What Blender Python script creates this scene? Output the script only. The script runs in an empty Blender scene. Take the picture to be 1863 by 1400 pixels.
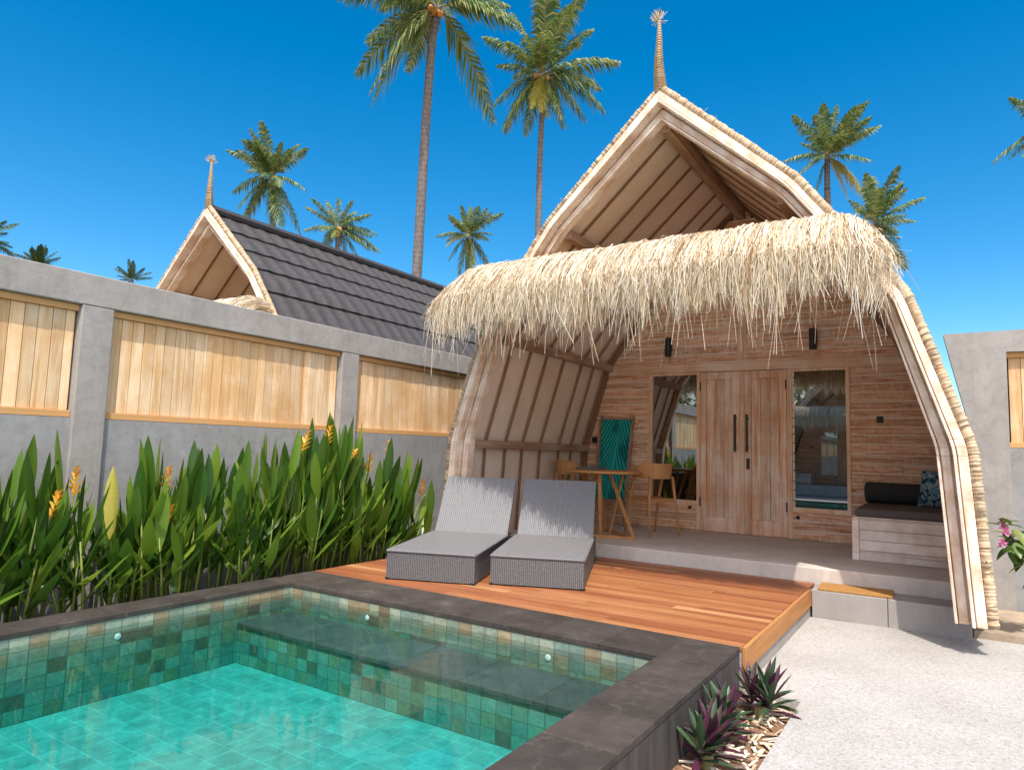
import bpy, math, random
from mathutils import Vector, Matrix
random.seed(7)
R = random.Random(11)
scene = bpy.context.scene
COL = scene.collection
rad = math.radians

# ------------------------------------------------------------------ camera basis (solved from the photograph)
CF = 1228.42
CR = Vector((0.8395850, 0.5424239, 0.0295529)); CU = Vector((0.0273117, -0.0964826, 0.9949599)); CD = Vector((-0.5425414, 0.8345462, 0.0958199))
CP = Vector((0, 0, 1.35516))
def ray(u, v): return CD + CR*((u-931.5)/CF) - CU*((v-700)/CF)

# ------------------------------------------------------------------ helpers
class MB:
    def __init__(s): s.v = []; s.f = []; s.uv = []
    def quad(s, pts, uvs=None):
        n = len(s.v); s.v += [tuple(p) for p in pts]; s.f.append(tuple(range(n, n+len(pts)))); s.uv.append(uvs or [(0, 0)]*len(pts))
    def faces(s, vs, fs, uvs=None):
        n = len(s.v); s.v += [tuple(p) for p in vs]
        for i, f in enumerate(fs):
            s.f.append(tuple(a+n for a in f)); s.uv.append(uvs[i] if uvs else [(0, 0)]*len(f))
    def obox(s, c, ax, h, taper=1.0):
        c = Vector(c); ax = [Vector(a) for a in ax]
        vs = []
        for sz in (-1, 1):
            t = taper if sz > 0 else 1
            for sx, sy in ((-1, -1), (1, -1), (1, 1), (-1, 1)):
                vs.append(c + ax[0]*h[0]*sx*t + ax[1]*h[1]*sy*t + ax[2]*h[2]*sz)
        s.faces(vs, [(3, 2, 1, 0), (4, 5, 6, 7), (0, 1, 5, 4), (1, 2, 6, 5), (2, 3, 7, 6), (3, 0, 4, 7)])
    def box(s, x0, x1, y0, y1, z0, z1):
        s.obox(((x0+x1)/2, (y0+y1)/2, (z0+z1)/2), ((1, 0, 0), (0, 1, 0), (0, 0, 1)), (abs(x1-x0)/2, abs(y1-y0)/2, abs(z1-z0)/2))
    def bar(s, a, b, w, d=None, up=(0, 0, 1)):
        a = Vector(a); b = Vector(b); t = (b-a); L = t.length; t = t/L
        up = Vector(up)
        if abs(t.dot(up)) > .98: up = Vector((0, 1, 0))
        sx = t.cross(up).normalized(); sy = sx.cross(t)
        s.obox((a+b)/2, (sx, sy, t), (w/2, (d or w)/2, L/2))
    def tube(s, pts, rs, n=8, cap=True):
        pts = [Vector(p) for p in pts]; rings = []
        if not isinstance(rs, (list, tuple)): rs = [rs]*len(pts)
        prev = None; L = 0; vs = []; fs = []; uvs = []; Ls = []
        for i, p in enumerate(pts):
            t = (pts[min(i+1, len(pts)-1)]-pts[max(i-1, 0)]).normalized()
            if prev is None:
                u = t.orthogonal().normalized()
            else:
                u = (prev - t*prev.dot(t)).normalized()
            prev = u; w = t.cross(u)
            if i: L += (p-pts[i-1]).length
            Ls.append(L)
            for k in range(n):
                a = 2*math.pi*k/n
                vs.append(p+(u*math.cos(a)+w*math.sin(a))*rs[i])
        for i in range(len(pts)-1):
            for k in range(n):
                k2 = (k+1) % n
                fs.append((i*n+k, i*n+k2, (i+1)*n+k2, (i+1)*n+k))
                uvs.append([(Ls[i], k/n), (Ls[i], (k+1)/n), (Ls[i+1], (k+1)/n), (Ls[i+1], k/n)])
        if cap:
            fs.append(tuple(range(n-1, -1, -1))); uvs.append([(0, 0)]*n)
            fs.append(tuple((len(pts)-1)*n+k for k in range(n))); uvs.append([(0, 0)]*n)
        s.faces(vs, fs, uvs)
    def lathe(s, prof, c=(0, 0, 0), n=20, axis=(0, 0, 1)):
        c = Vector(c); ax = Vector(axis).normalized(); u = ax.orthogonal().normalized(); w = ax.cross(u)
        vs = []; fs = []
        for r, z in prof:
            for k in range(n):
                a = 2*math.pi*k/n; vs.append(c+ax*z+(u*math.cos(a)+w*math.sin(a))*r)
        for i in range(len(prof)-1):
            for k in range(n):
                k2 = (k+1) % n; fs.append((i*n+k, i*n+k2, (i+1)*n+k2, (i+1)*n+k))
        fs.append(tuple(range(n-1, -1, -1))); fs.append(tuple((len(prof)-1)*n+k for k in range(n)))
        s.faces(vs, fs)
    def build(s, name, mat, parent=None, smooth=False, bevel=0, loc=None, weld=False):
        me = bpy.data.meshes.new(name); me.from_pydata(s.v, [], s.f); me.update()
        uvl = me.uv_layers.new(name='UVMap'); flat = []
        for u in s.uv:
            for a in u: flat += [a[0], a[1]]
        uvl.data.foreach_set('uv', flat)
        if smooth: me.polygons.foreach_set('use_smooth', [True]*len(me.polygons))
        me.materials.append(mat)
        o = bpy.data.objects.new(name, me); COL.objects.link(o)
        if parent: o.parent = parent
        if loc: o.location = loc
        if bevel:
            b = o.modifiers.new('b', 'BEVEL'); b.width = bevel; b.segments = 2; b.limit_method = 'ANGLE'; b.angle_limit = rad(40)
        return o

def tag(o, label=None, cat=None, group=None, kind=None):
    if label: o['label'] = label
    if cat: o['category'] = cat
    if group: o['group'] = group
    if kind: o['kind'] = kind
    return o
def empty(name, loc=(0, 0, 0), rz=0):
    o = bpy.data.objects.new(name, None); COL.objects.link(o); o.location = loc; o.rotation_euler = (0, 0, rz); o.empty_display_size = .2
    return o
def dup(o, parent=None):
    c = o.copy(); COL.objects.link(c); c.parent = parent
    for ch in list(o.children): dup(ch, c)
    return c

# ------------------------------------------------------------------ materials
class NT:
    def __init__(s, name):
        s.m = bpy.data.materials.new(name); s.m.use_nodes = True; s.t = s.m.node_tree; s.t.nodes.clear()
        s.out = s.t.nodes.new('ShaderNodeOutputMaterial')
    def n(s, typ, **k):
        nd = s.t.nodes.new('ShaderNode'+typ)
        for a, b in k.items():
            if a in nd.inputs.keys() if isinstance(a, str) else False: nd.inputs[a].default_value = b
            else: setattr(nd, a, b)
        return nd
    def l(s, a, b): s.t.links.new(a, b)
    def coord(s, which='Object', scale=(1, 1, 1)):
        tc = s.n('TexCoord'); mp = s.n('Mapping'); s.l(tc.outputs[which], mp.inputs['Vector']); mp.inputs['Scale'].default_value = scale
        return mp.outputs['Vector']
    def noise(s, vec, scale=1., detail=6, rough=.6, dist=0.):
        nd = s.n('TexNoise'); nd.inputs['Scale'].default_value = scale; nd.inputs['Detail'].default_value = detail; nd.inputs['Roughness'].default_value = rough; nd.inputs['Distortion'].default_value = dist
        s.l(vec, nd.inputs['Vector']); return nd.outputs['Fac']
    def ramp(s, fac, stops, interp='LINEAR'):
        nd = s.n('ValToRGB'); cr = nd.color_ramp; cr.interpolation = interp
        while len(cr.elements) < len(stops): cr.elements.new(.5)
        for e, (p, c) in zip(cr.elements, stops):
            e.position = p; e.color = (*c, 1) if not isinstance(c, (int, float)) else (c, c, c, 1)
        s.l(fac, nd.inputs['Fac']); return nd.outputs['Color']
    def mix(s, fac, a, b, mode='MIX'):
        nd = s.n('Mix', data_type='RGBA', blend_type=mode)
        for key, val in (('Factor', fac), ('A', a), ('B', b)):
            inp = [i for i in nd.inputs if i.name == key and i.enabled][0] if key != 'Factor' else nd.inputs[0]
            if key != 'Factor': inp = nd.inputs[6] if key == 'A' else nd.inputs[7]
            if isinstance(val, (int, float)): inp.default_value = val if key == 'Factor' else (val, val, val, 1)
            elif isinstance(val, tuple): inp.default_value = (*val, 1)
            else: s.l(val, inp)
        return nd.outputs[2]
    def math(s, op, a, b=None):
        nd = s.n('Math', operation=op)
        for i, x in enumerate((a, b)):
            if x is None: continue
            if isinstance(x, (int, float)): nd.inputs[i].default_value = x
            else: s.l(x, nd.inputs[i])
        return nd.outputs[0]
    def island(s):
        return s.n('NewGeometry').outputs['Random Per Island']
    def hsv(s, col, val=None, hue=None, sat=None):
        nd = s.n('HueSaturation'); s.l(col, nd.inputs['Color'])
        for k, x in (('Value', val), ('Hue', hue), ('Saturation', sat)):
            if x is None: continue
            if isinstance(x, (int, float)): nd.inputs[k].default_value = x
            else: s.l(x, nd.inputs[k])
        return nd.outputs['Color']
    def maprange(s, x, a, b):
        nd = s.n('MapRange'); s.l(x, nd.inputs['Value']); nd.inputs['To Min'].default_value = a; nd.inputs['To Max'].default_value = b
        return nd.outputs['Result']
    def bsdf(s, col, rough=.7, bump=None, bs=.3, bd=.01, spec=.4, **k):
        p = s.n('BsdfPrincipled')
        if isinstance(col, tuple): p.inputs['Base Color'].default_value = (*col, 1)
        else: s.l(col, p.inputs['Base Color'])
        if isinstance(rough, (int, float)): p.inputs['Roughness'].default_value = rough
        else: s.l(rough, p.inputs['Roughness'])
        p.inputs['Specular IOR Level'].default_value = spec
        for a, b in k.items(): p.inputs[a].default_value = b
        if bump is not None:
            b = s.n('Bump'); b.inputs['Strength'].default_value = bs; b.inputs['Distance'].default_value = bd
            s.l(bump, b.inputs['Height']); s.l(b.outputs['Normal'], p.inputs['Normal'])
        s.l(p.outputs['BSDF'], s.out.inputs['Surface']); s.p = p
        return s.m

def wood(name, c0, c1, white=None, axis='X', coord='Object', wamt=.5, grain=26, isl=(.85, 1.12), rough=.75, spec=.25, bs=.35, big=2.0):
    t = NT(name)
    sc = {'X': (1.2, grain, grain), 'Y': (grain, 1.2, grain), 'Z': (grain, grain, 1.2)}[axis]
    v = t.coord(coord, sc); off = t.island()
    add = t.n('VectorMath', operation='ADD'); t.l(v, add.inputs[0])
    cx = t.n('CombineXYZ'); m = t.math('MULTIPLY', off, 37.); 
    for i in range(3): t.l(m, cx.inputs[i])
    t.l(cx.outputs[0], add.inputs[1]); v = add.outputs[0]
    g = t.noise(v, 1., 7, .65, .6)
    col = t.ramp(g, [(.3, c0), (.7, c1)])
    if white:
        v2 = t.coord(coord, tuple(a*.55 for a in sc)); w = t.noise(v2, 1., 8, .75, .4)
        f = t.ramp(w, [(.5-wamt*.25, 0.), (.62-wamt*.2, 1.)])
        big_n = t.noise(t.coord(coord), big, 4, .6)
        f = t.mix(1., f, t.ramp(big_n, [(.36, .12), (.60, 1.)]), 'MULTIPLY')
        col = t.mix(f, col, white)
    col = t.hsv(col, val=t.maprange(off, *isl))
    return t.bsdf(col, rough, g, bs, .004, spec)

def plain(name, c, rough=.6, var=.15, scale=8., spec=.4, bs=.15, **k):
    t = NT(name); n = t.noise(t.coord(), scale, 6, .65)
    col = t.ramp(n, [(.3, tuple(x*(1-var) for x in c)), (.7, tuple(min(1, x*(1+var)) for x in c))])
    return t.bsdf(col, rough, n, bs, .01, spec, **k)

def concrete(name, c, sc=1.0, tint=(.98, 1., 1.02), var=.2):
    t = NT(name); v = t.coord()
    a = t.noise(v, 1.3*sc, 8, .62, .8); b = t.noise(t.coord('Object', (1, 1, .3)), 3.2*sc, 8, .7, .3); f = t.noise(v, 60., 4, .7)
    st = t.noise(t.coord('Object', (7, 7, .5)), 1.5*sc, 7, .75); tr = t.noise(v, 7., 9, .75, 1.2)
    lo = tuple(x*(1-var) for x in c); hi = tuple(x*(1+var*.8) for x in c)
    col = t.ramp(a, [(.3, lo), (.68, hi)])
    col = t.mix(.5, col, t.ramp(b, [(.3, tuple(x*.72 for x in c)), (.7, tuple(min(1, x*1.25*y) for x, y in zip(c, tint)))]))
    col = t.mix(min(1., var*3.2), col, t.ramp(tr, [(.32, .74), (.5, 1.0), (.68, 1.16)]), 'MULTIPLY')
    col = t.mix(t.ramp(st, [(.55, 0.), (.78, var*2.2)]), col, tuple(x*.52 for x in c))
    col = t.mix(t.ramp(f, [(.62, 0.), (.75, .25)]), col, tuple(x*.6 for x in c))
    return t.bsdf(col, .85, t.mix(.5, tr, f), .3, .012, .2)

M = {}
M['concrete'] = concrete('gray_render', (.33, .305, .28))
M['concrete_low'] = concrete('gray_render_cool', (.28, .275, .265), 1.2)
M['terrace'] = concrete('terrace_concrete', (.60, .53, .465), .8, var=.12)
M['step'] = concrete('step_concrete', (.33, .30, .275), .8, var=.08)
M['fence'] = wood('pine_board', (.54, .29, .115), (.72, .45, .21), (.80, .60, .38), 'Z', wamt=.45, isl=(.82, 1.12), grain=22)
M['fence_rail'] = wood('pine_rail', (.55, .29, .11), (.66, .37, .16), None, 'Y')
M['fence_railx'] = wood('pine_rail_x', (.55, .29, .11), (.66, .37, .16), None, 'X')
def m_facade():
    t = NT('limewashed_facade_board'); isl = t.island(); m = t.math('MULTIPLY', isl, 37.)
    def shifted(sc):
        add = t.n('VectorMath', operation='ADD'); t.l(t.coord('Object', sc), add.inputs[0]); cx = t.n('CombineXYZ')
        for k in range(3): t.l(m, cx.inputs[k])
        t.l(cx.outputs[0], add.inputs[1]); return add.outputs[0]
    g = t.noise(shifted((2.6, 40, 48)), 1., 8, .72, .8); tick = t.noise(shifted((34, 34, 9)), 1., 5, .7, .3); pat = t.noise(t.coord(), 1.4, 5, .65)
    col = t.ramp(g, [(.34, (.38, .155, .065)), (.46, (.68, .35, .18)), (.56, (.84, .53, .33))])
    wf = t.mix(.5, t.ramp(g, [(.50, 0.), (.60, 1.)]), t.ramp(tick, [(.50, 0.), (.62, 1.)]))
    wf = t.mix(1., wf, t.ramp(pat, [(.35, .45), (.62, 1.)]), 'MULTIPLY')
    col = t.mix(wf, col, (.93, .78, .64))
    col = t.hsv(col, val=t.maprange(isl, .86, 1.1))
    return t.bsdf(col, .85, t.mix(.4, g, tick), 1.0, .006, .2)
M['facade'] = m_facade()
M['trimx'] = wood('trim_board_x', (.66, .35, .17), (.84, .52, .30), (.92, .72, .54), 'X', wamt=.5)
M['trimz'] = wood('trim_board_z', (.66, .35, .17), (.84, .52, .30), (.92, .72, .54), 'Z', wamt=.5)
M['door'] = wood('door_board', (.58, .25, .115), (.84, .50, .29), (.93, .76, .60), 'Z', wamt=.45, bs=.6)
M['fascia'] = wood('whitewashed_fascia', (.46, .26, .14), (.72, .50, .34), (.88, .76, .64), 'X', 'UV', wamt=.72, grain=30, isl=(.93, 1.05), big=4.5, bs=.6)
M['bench'] = wood('bench_board', (.50, .26, .16), (.74, .52, .38), (.92, .82, .73), 'X', wamt=.75, bs=.6)
M['rib'] = wood('brown_batten', (.20, .105, .055), (.33, .19, .11), None, 'X', 'UV', grain=40)
M['purlin'] = wood('brown_purlin', (.26, .14, .08), (.42, .26, .16), (.5, .36, .26), 'Y', wamt=.3)
M['table'] = wood('oak_furniture', (.44, .20, .065), (.60, .31, .12), None, 'X', grain=18, isl=(.9, 1.08), rough=.5)
M['chairwood'] = wood('oak_chair', (.45, .21, .075), (.60, .32, .13), None, 'Z', grain=18, isl=(.92, 1.06), rough=.5)

def m_deck():
    t = NT('oiled_deck_board'); isl = t.island()
    g = t.noise(t.coord('Object', (1.4, 30, 30)), 1., 7, .6, .5)
    base = t.ramp(isl, [(0, (.24, .080, .032)), (.45, (.31, .115, .046)), (.8, (.36, .15, .060)), (1, (.46, .24, .11))])
    col = t.mix(.75, base, t.ramp(g, [(.3, (.55, .5, .46)), (.7, (1.15, 1.12, 1.1))]), 'MULTIPLY')
    w = t.noise(t.coord('Object', (.5, 3, 3)), 1.3, 5, .6)
    col = t.mix(t.ramp(w, [(.55, 0.), (.8, .35)]), col, (.62, .36, .17))
    return t.bsdf(col, .5, g, .3, .003, .35)
M['deck'] = m_deck()
M['deckfascia'] = wood('deck_fascia', (.34, .14, .045), (.54, .26, .09), None, 'Y', grain=20)

def m_path():
    t = NT('washed_pebble_path'); v = t.coord()
    vo = t.n('TexVoronoi'); t.l(v, vo.inputs['Vector']); vo.inputs['Scale'].default_value = 85.
    n = t.noise(v, .9, 6, .6, .5); n2 = t.noise(v, 40, 4, .7); n3 = t.noise(v, 140., 3, .7)
    col = t.ramp(n, [(.3, (.335, .32, .30)), (.7, (.42, .405, .39))])
    hs = t.n('SeparateColor'); t.l(vo.outputs['Color'], hs.inputs[0])
    col = t.mix(1., col, t.ramp(hs.outputs[0], [(0, (.78, .76, .74)), (.3, (.95, .94, .93)), (.75, (1.03, 1.03, 1.02)), (1, (1.1, 1.1, 1.1))]), 'MULTIPLY')
    col = t.mix(t.ramp(n3, [(.60, 0.), (.72, .38)]), col, (.20, .185, .17))
    col = t.mix(t.ramp(t.noise(v, 2.3, 5, .65), [(.55, 0.), (.8, .45)]), col, (.33, .29, .25))
    return t.bsdf(col, .9, t.mix(.5, n2, vo.outputs['Distance']), .5, .008, .15)
M['path'] = m_path()
M['soil'] = plain('dark_soil', (.10, .065, .045), .95, .5, 30., .1, .9)
M['soil_red'] = plain('mulch_soil', (.22, .125, .08), .95, .5, 45., .1, .9)
M['earth'] = plain('dry_earth', (.33, .26, .19), .95, .3, 6., .1, .6)

def m_coping():
    t = NT('andesite_coping'); isl = t.island(); v = t.coord()
    n = t.noise(v, 4., 8, .7, .4); n2 = t.noise(v, 50., 5, .7)
    col = t.ramp(n, [(.3, (.032, .026, .022)), (.6, (.058, .048, .042)), (.78, (.12, .102, .09))])
    col = t.hsv(col, val=t.maprange(isl, .85, 1.2))
    col = t.mix(t.ramp(t.noise(v, 11., 7, .75, .8), [(.55, 0.), (.75, .5)]), col, (.16, .14, .125))
    return t.bsdf(col, .72, t.mix(.5, n, n2), .4, .006, .25)
M['coping'] = m_coping()
def m_clad():
    t = NT('andesite_cladding'); n = t.noise(t.coord('Object', (6, 6, .8)), 2., 8, .7); n2 = t.noise(t.coord(), 30., 5, .7)
    col = t.ramp(n, [(.3, (.030, .026, .025)), (.7, (.085, .075, .072))])
    return t.bsdf(col, .7, t.mix(.5, n, n2), .4, .006, .3)
M['cladding'] = m_clad()
def m_tile():
    t = NT('green_stone_tile'); tc = t.n('TexCoord')
    br = t.n('TexBrick'); t.l(tc.outputs['UV'], br.inputs['Vector']); br.offset = 0.0; br.squash = 1
    br.inputs['Scale'].default_value = 1.; br.inputs['Brick Width'].default_value = .105; br.inputs['Row Height'].default_value = .105
    br.inputs['Mortar Size'].default_value = .0035; br.inputs['Mortar Smooth'].default_value = .1
    mp = t.n('VectorMath', operation='SCALE'); t.l(tc.outputs['UV'], mp.inputs[0]); mp.inputs['Scale'].default_value = 1/.105
    fl = t.n('VectorMath', operation='FLOOR'); t.l(mp.outputs[0], fl.inputs[0])
    wn = t.n('TexWhiteNoise', noise_dimensions='2D'); t.l(fl.outputs[0], wn.inputs['Vector'])
    col = t.ramp(wn.outputs['Value'], [(0, (.19, .24, .185)), (.17, (.24, .29, .22)), (.34, (.29, .33, .25)), (.47, (.17, .24, .20)), (.60, (.26, .29, .20)), (.70, (.26, .205, .125)), (.82, (.17, .125, .085)), (.91, (.31, .25, .15))], 'CONSTANT')
    n = t.noise(t.coord('UV'), 16., 8, .8, 1.)
    col = t.mix(.85, col, t.ramp(n, [(.3, .5), (.7, 1.35)]), 'MULTIPLY')
    col = t.mix(br.outputs['Fac'], col, (.13, .135, .11))
    return t.bsdf(col, .45, t.math('SUBTRACT', n, br.outputs['Fac']), .3, .005, .4)
M['tile'] = m_tile()
def m_floor_tile():
    t = NT('pool_floor_tile'); tc = t.n('TexCoord')
    br = t.n('TexBrick'); t.l(tc.outputs['UV'], br.inputs['Vector']); br.offset = 0.5
    br.inputs['Scale'].default_value = 1.; br.inputs['Brick Width'].default_value = .16; br.inputs['Row Height'].default_value = .16
    br.inputs['Mortar Size'].default_value = .004; br.inputs['Mortar Smooth'].default_value = .3; br.inputs['Bias'].default_value = -.2
    br.inputs['Color1'].default_value = (.22, .31, .26, 1); br.inputs['Color2'].default_value = (.30, .40, .34, 1); br.inputs['Mortar'].default_value = (.36, .45, .38, 1)
    n = t.noise(t.coord('UV'), 9., 6, .7, .5)
    col = t.mix(.75, br.outputs['Color'], t.ramp(n, [(.3, .55), (.7, 1.3)]), 'MULTIPLY')
    return t.bsdf(col, .5, n, .2, .005, .3)
M['floor_tile'] = m_floor_tile()
def m_slab():
    t = NT('dark_ledge_slab'); n = t.noise(t.coord(), 5., 7, .7); isl = t.island()
    col = t.hsv(t.ramp(n, [(.3, (.06, .05, .045)), (.7, (.13, .11, .10))]), val=t.maprange(isl, .8, 1.2))
    return t.bsdf(col, .6, n, .3, .005, .3)
M['slab'] = m_slab()
def m_water():
    t = NT('pool_water')
    n = t.noise(t.coord(), 3.2, 3, .45, .4)
    b = t.n('Bump'); b.inputs['Strength'].default_value = .16; b.inputs['Distance'].default_value = .02; t.l(n, b.inputs['Height'])
    g = t.n('BsdfGlossy'); g.inputs['Roughness'].default_value = 0.0; t.l(b.outputs['Normal'], g.inputs['Normal'])
    tr = t.n('BsdfTransparent'); fr = t.n('Fresnel'); fr.inputs['IOR'].default_value = 1.33; t.l(b.outputs['Normal'], fr.inputs['Normal'])
    mx = t.n('MixShader'); t.l(fr.outputs[0], mx.inputs[0]); t.l(tr.outputs[0], mx.inputs[1]); t.l(g.outputs[0], mx.inputs[2])
    t.l(mx.outputs[0], t.out.inputs['Surface'])
    va = t.n('VolumeAbsorption'); va.inputs['Color'].default_value = (.02, .90, .93, 1); va.inputs['Density'].default_value = 1.5
    t.l(va.outputs[0], t.out.inputs['Volume'])
    return t.m
M['water'] = m_water()
def m_lining():
    t = NT('woven_lining'); v = t.coord('UV', (1, 1, 1))
    w1 = t.n('TexWave'); t.l(v, w1.inputs['Vector']); w1.inputs['Scale'].default_value = 22.; w1.bands_direction = 'X'; w1.inputs['Distortion'].default_value = 1.
    w2 = t.n('TexWave'); t.l(v, w2.inputs['Vector']); w2.inputs['Scale'].default_value = 22.; w2.bands_direction = 'Y'; w2.inputs['Distortion'].default_value = 1.
    w = t.math('MULTIPLY', w1.outputs['Fac'], w2.outputs['Fac'])
    n = t.noise(v, 2.5, 6, .6)
    col = t.ramp(n, [(.3, (.84, .67, .53)), (.7, (.92, .78, .64))])
    col = t.mix(.5, col, t.ramp(w, [(0., .78), (1., 1.08)]), 'MULTIPLY')
    return t.bsdf(col, .9, w, .3, .004, .1)
M['lining'] = m_lining()
M['roof'] = plain('gray_roof_tile', (.062, .055, .053), .6, .25, 14., .3, .3)
def m_rope():
    t = NT('straw_binding'); v = t.coord('UV', (1, 3, 1)); isl = t.island()
    n = t.noise(t.coord('UV', (70, 2, 1)), 1., 5, .7); n2 = t.noise(t.coord(), 9., 5, .7)
    col = t.ramp(n, [(.3, (.29, .19, .11)), (.65, (.60, .46, .30))]); col = t.mix(t.ramp(n2, [(.45, 0.), (.8, .5)]), col, (.70, .60, .46))
    return t.bsdf(col, .9, n, .6, .006, .1)
M['rope'] = m_rope()
def m_thatch():
    t = NT('dry_alang_grass'); isl = t.island()
    col = t.ramp(isl, [(0, (.26, .15, .075)), (.10, (.46, .32, .18)), (.28, (.68, .55, .37)), (.55, (.82, .73, .57)), (1, (.90, .85, .74))])
    d = t.n('BsdfDiffuse'); t.l(col, d.inputs['Color']); tl = t.n('BsdfTranslucent'); t.l(col, tl.inputs['Color'])
    mx = t.n('MixShader'); mx.inputs[0].default_value = .3; t.l(d.outputs[0], mx.inputs[1]); t.l(tl.outputs[0], mx.inputs[2]); t.l(mx.outputs[0], t.out.inputs['Surface'])
    return t.m
M['thatch'] = m_thatch()
def m_core():
    t = NT('translucent_thatch'); n = t.noise(t.coord('Object', (60, 2, 2)), 1., 5, .7)
    col = t.ramp(n, [(.3, (.42, .27, .13)), (.7, (.66, .48, .27))])
    d = t.n('BsdfDiffuse'); t.l(col, d.inputs['Color']); tl = t.n('BsdfTranslucent'); t.l(col, tl.inputs['Color'])
    mx = t.n('MixShader'); mx.inputs[0].default_value = .5; t.l(d.outputs[0], mx.inputs[1]); t.l(tl.outputs[0], mx.inputs[2]); t.l(mx.outputs[0], t.out.inputs['Surface'])  # strong translucency added so sun through the awning sheet brightens the porch
    return t.m
M['thatch_core'] = m_core()
M['seam'] = plain('limewash_seam', (.93, .80, .66), .9, .1, 20., .1)
def m_old():
    t = NT('weathered_grass'); col = t.ramp(t.island(), [(0, (.26, .14, .07)), (.5, (.46, .29, .15)), (1, (.66, .48, .28))])
    return t.bsdf(col, .85, None, spec=.1)
M['old_thatch'] = m_old()
def m_wicker(name, axis):
    t = NT(name); tc = t.n('TexCoord'); sx = t.n('SeparateXYZ'); t.l(tc.outputs['UV'], sx.inputs[0])
    u = t.math('MULTIPLY', sx.outputs[0], 1/.016); v = t.math('MULTIPLY', sx.outputs[1], 1/.014)
    col_id = t.math('FLOOR', u); fu = t.math('FRACT', u)
    vv = t.math('ADD', v, t.math('MULTIPLY', t.math('MODULO', col_id, 2.), .5)); fv = t.math('FRACT', vv)
    hu = t.math('SINE', t.math('MULTIPLY', fu, math.pi)); hv = t.math('SINE', t.math('MULTIPLY', fv, math.pi))
    h = t.math('MULTIPLY', t.math('POWER', hu, .6), t.math('POWER', hv, .6))
    n = t.noise(t.coord('UV', (30, 60, 1)), 1., 4, .7)
    col = t.mix(h, (.035, .034, .036), t.ramp(n, [(.3, (.13, .127, .13)), (.7, (.21, .205, .208))]))
    return t.bsdf(col, .5, h, .7, .006, .4)
M['wicker'] = m_wicker('gray_wicker', 'X')
def m_sling():
    t = NT('gray_wicker_top'); tc = t.n('TexCoord'); sx = t.n('SeparateXYZ'); t.l(tc.outputs['UV'], sx.inputs[0])
    fu = t.math('FRACT', t.math('MULTIPLY', sx.outputs[0], 1/.022)); hu = t.math('SINE', t.math('MULTIPLY', fu, math.pi))
    fv = t.math('FRACT', t.math('MULTIPLY', sx.outputs[1], 1/.010)); hv = t.math('SINE', t.math('MULTIPLY', fv, math.pi))
    h = t.math('MULTIPLY', t.math('POWER', hu, .5), t.math('POWER', hv, .3))
    n = t.noise(t.coord('UV', (20, 20, 1)), 1., 4, .7)
    col = t.mix(h, (.12, .118, .122), t.ramp(n, [(.3, (.18, .178, .185)), (.7, (.23, .228, .234))]))
    return t.bsdf(col, .5, h, .5, .006, .4)
M['sling'] = m_sling()
M['black'] = plain('black_metal', (.012, .012, .013), .45, .1, 20., .5)
M['iron'] = plain('dark_iron', (.035, .025, .02), .5, .3, 30., .5)
M['white_plastic'] = plain('white_plastic', (.8, .8, .8), .35, .03)
M['cushion'] = plain('taupe_canvas', (.115, .10, .092), .95, .12, 60., .15, .4)
M['bolster'] = plain('charcoal_canvas', (.045, .045, .042), .95, .12, 60., .15, .4)
M['coir'] = plain('orange_coir', (.42, .22, .075), .95, .3, 120., .1, .9)
M['tray'] = plain('gray_tray', (.12, .125, .13), .5, .1)
def m_pillow():
    t = NT('blue_leaf_print'); n = t.noise(t.coord('Object', (1, 1, 1)), 9., 2, .5, 1.5)
    col = t.ramp(n, [(.36, (.02, .025, .04)), (.45, (.05, .20, .30)), (.52, (.50, .55, .55)), (.57, (.03, .09, .14)), (.66, (.10, .32, .42)), (.72, (.55, .58, .55))])
    return t.bsdf(col, .9, None, spec=.2)
M['pillow'] = m_pillow()
def m_palmcloth():
    t = NT('teal_leaf_canvas'); tc = t.n('TexCoord'); sx = t.n('SeparateXYZ'); t.l(tc.outputs['UV'], sx.inputs[0])
    u = t.math('SUBTRACT', sx.outputs[0], t.math('ADD', .40, t.math('MULTIPLY', sx.outputs[1], .22)))
    au = t.math('ABSOLUTE', u)
    fan = t.math('ADD', t.math('MULTIPLY', sx.outputs[1], 10.), t.math('MULTIPLY', t.math('POWER', au, .8), 8.5))
    fan = t.math('ADD', fan, t.math('MULTIPLY', t.noise(t.coord('UV'), 2., 2, .5), 1.2))
    fr = t.math('FRACT', fan)
    col = t.ramp(fr, [(0, (.003, .07, .085)), (.30, (.006, .16, .17)), (.42, (.05, .62, .52)), (.55, (.015, .38, .35)), (.8, (.02, .46, .40)), (1, (.003, .07, .085))])
    col = t.mix(t.ramp(au, [(.0, .9), (.025, 0.)]), col, (.05, .55, .46))
    col = t.mix(t.ramp(t.noise(t.coord('UV'), 2.6, 2, .5), [(.5, 0.), (.62, .7)]), col, (.004, .09, .12))
    return t.bsdf(col, .8, None, spec=.2)
M['palmcloth'] = m_palmcloth()
def m_glass():
    t = NT('tinted_window_glass'); g = t.n('BsdfGlossy'); g.inputs['Roughness'].default_value = .0; g.inputs['Color'].default_value = (.85, .9, .92, 1)
    tr = t.n('BsdfTransparent'); tr.inputs['Color'].default_value = (.35, .37, .38, 1)
    fr = t.n('Fresnel'); fr.inputs['IOR'].default_value = 1.5
    f = t.math('ADD', t.math('MULTIPLY', fr.outputs[0], .8), .38)
    mx = t.n('MixShader'); t.l(f, mx.inputs[0]); t.l(tr.outputs[0], mx.inputs[1]); t.l(g.outputs[0], mx.inputs[2]); t.l(mx.outputs[0], t.out.inputs['Surface'])
    return t.m
M['glass'] = m_glass()
M['room'] = plain('dim_room_wall', (.10, .085, .07), .9)
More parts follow.
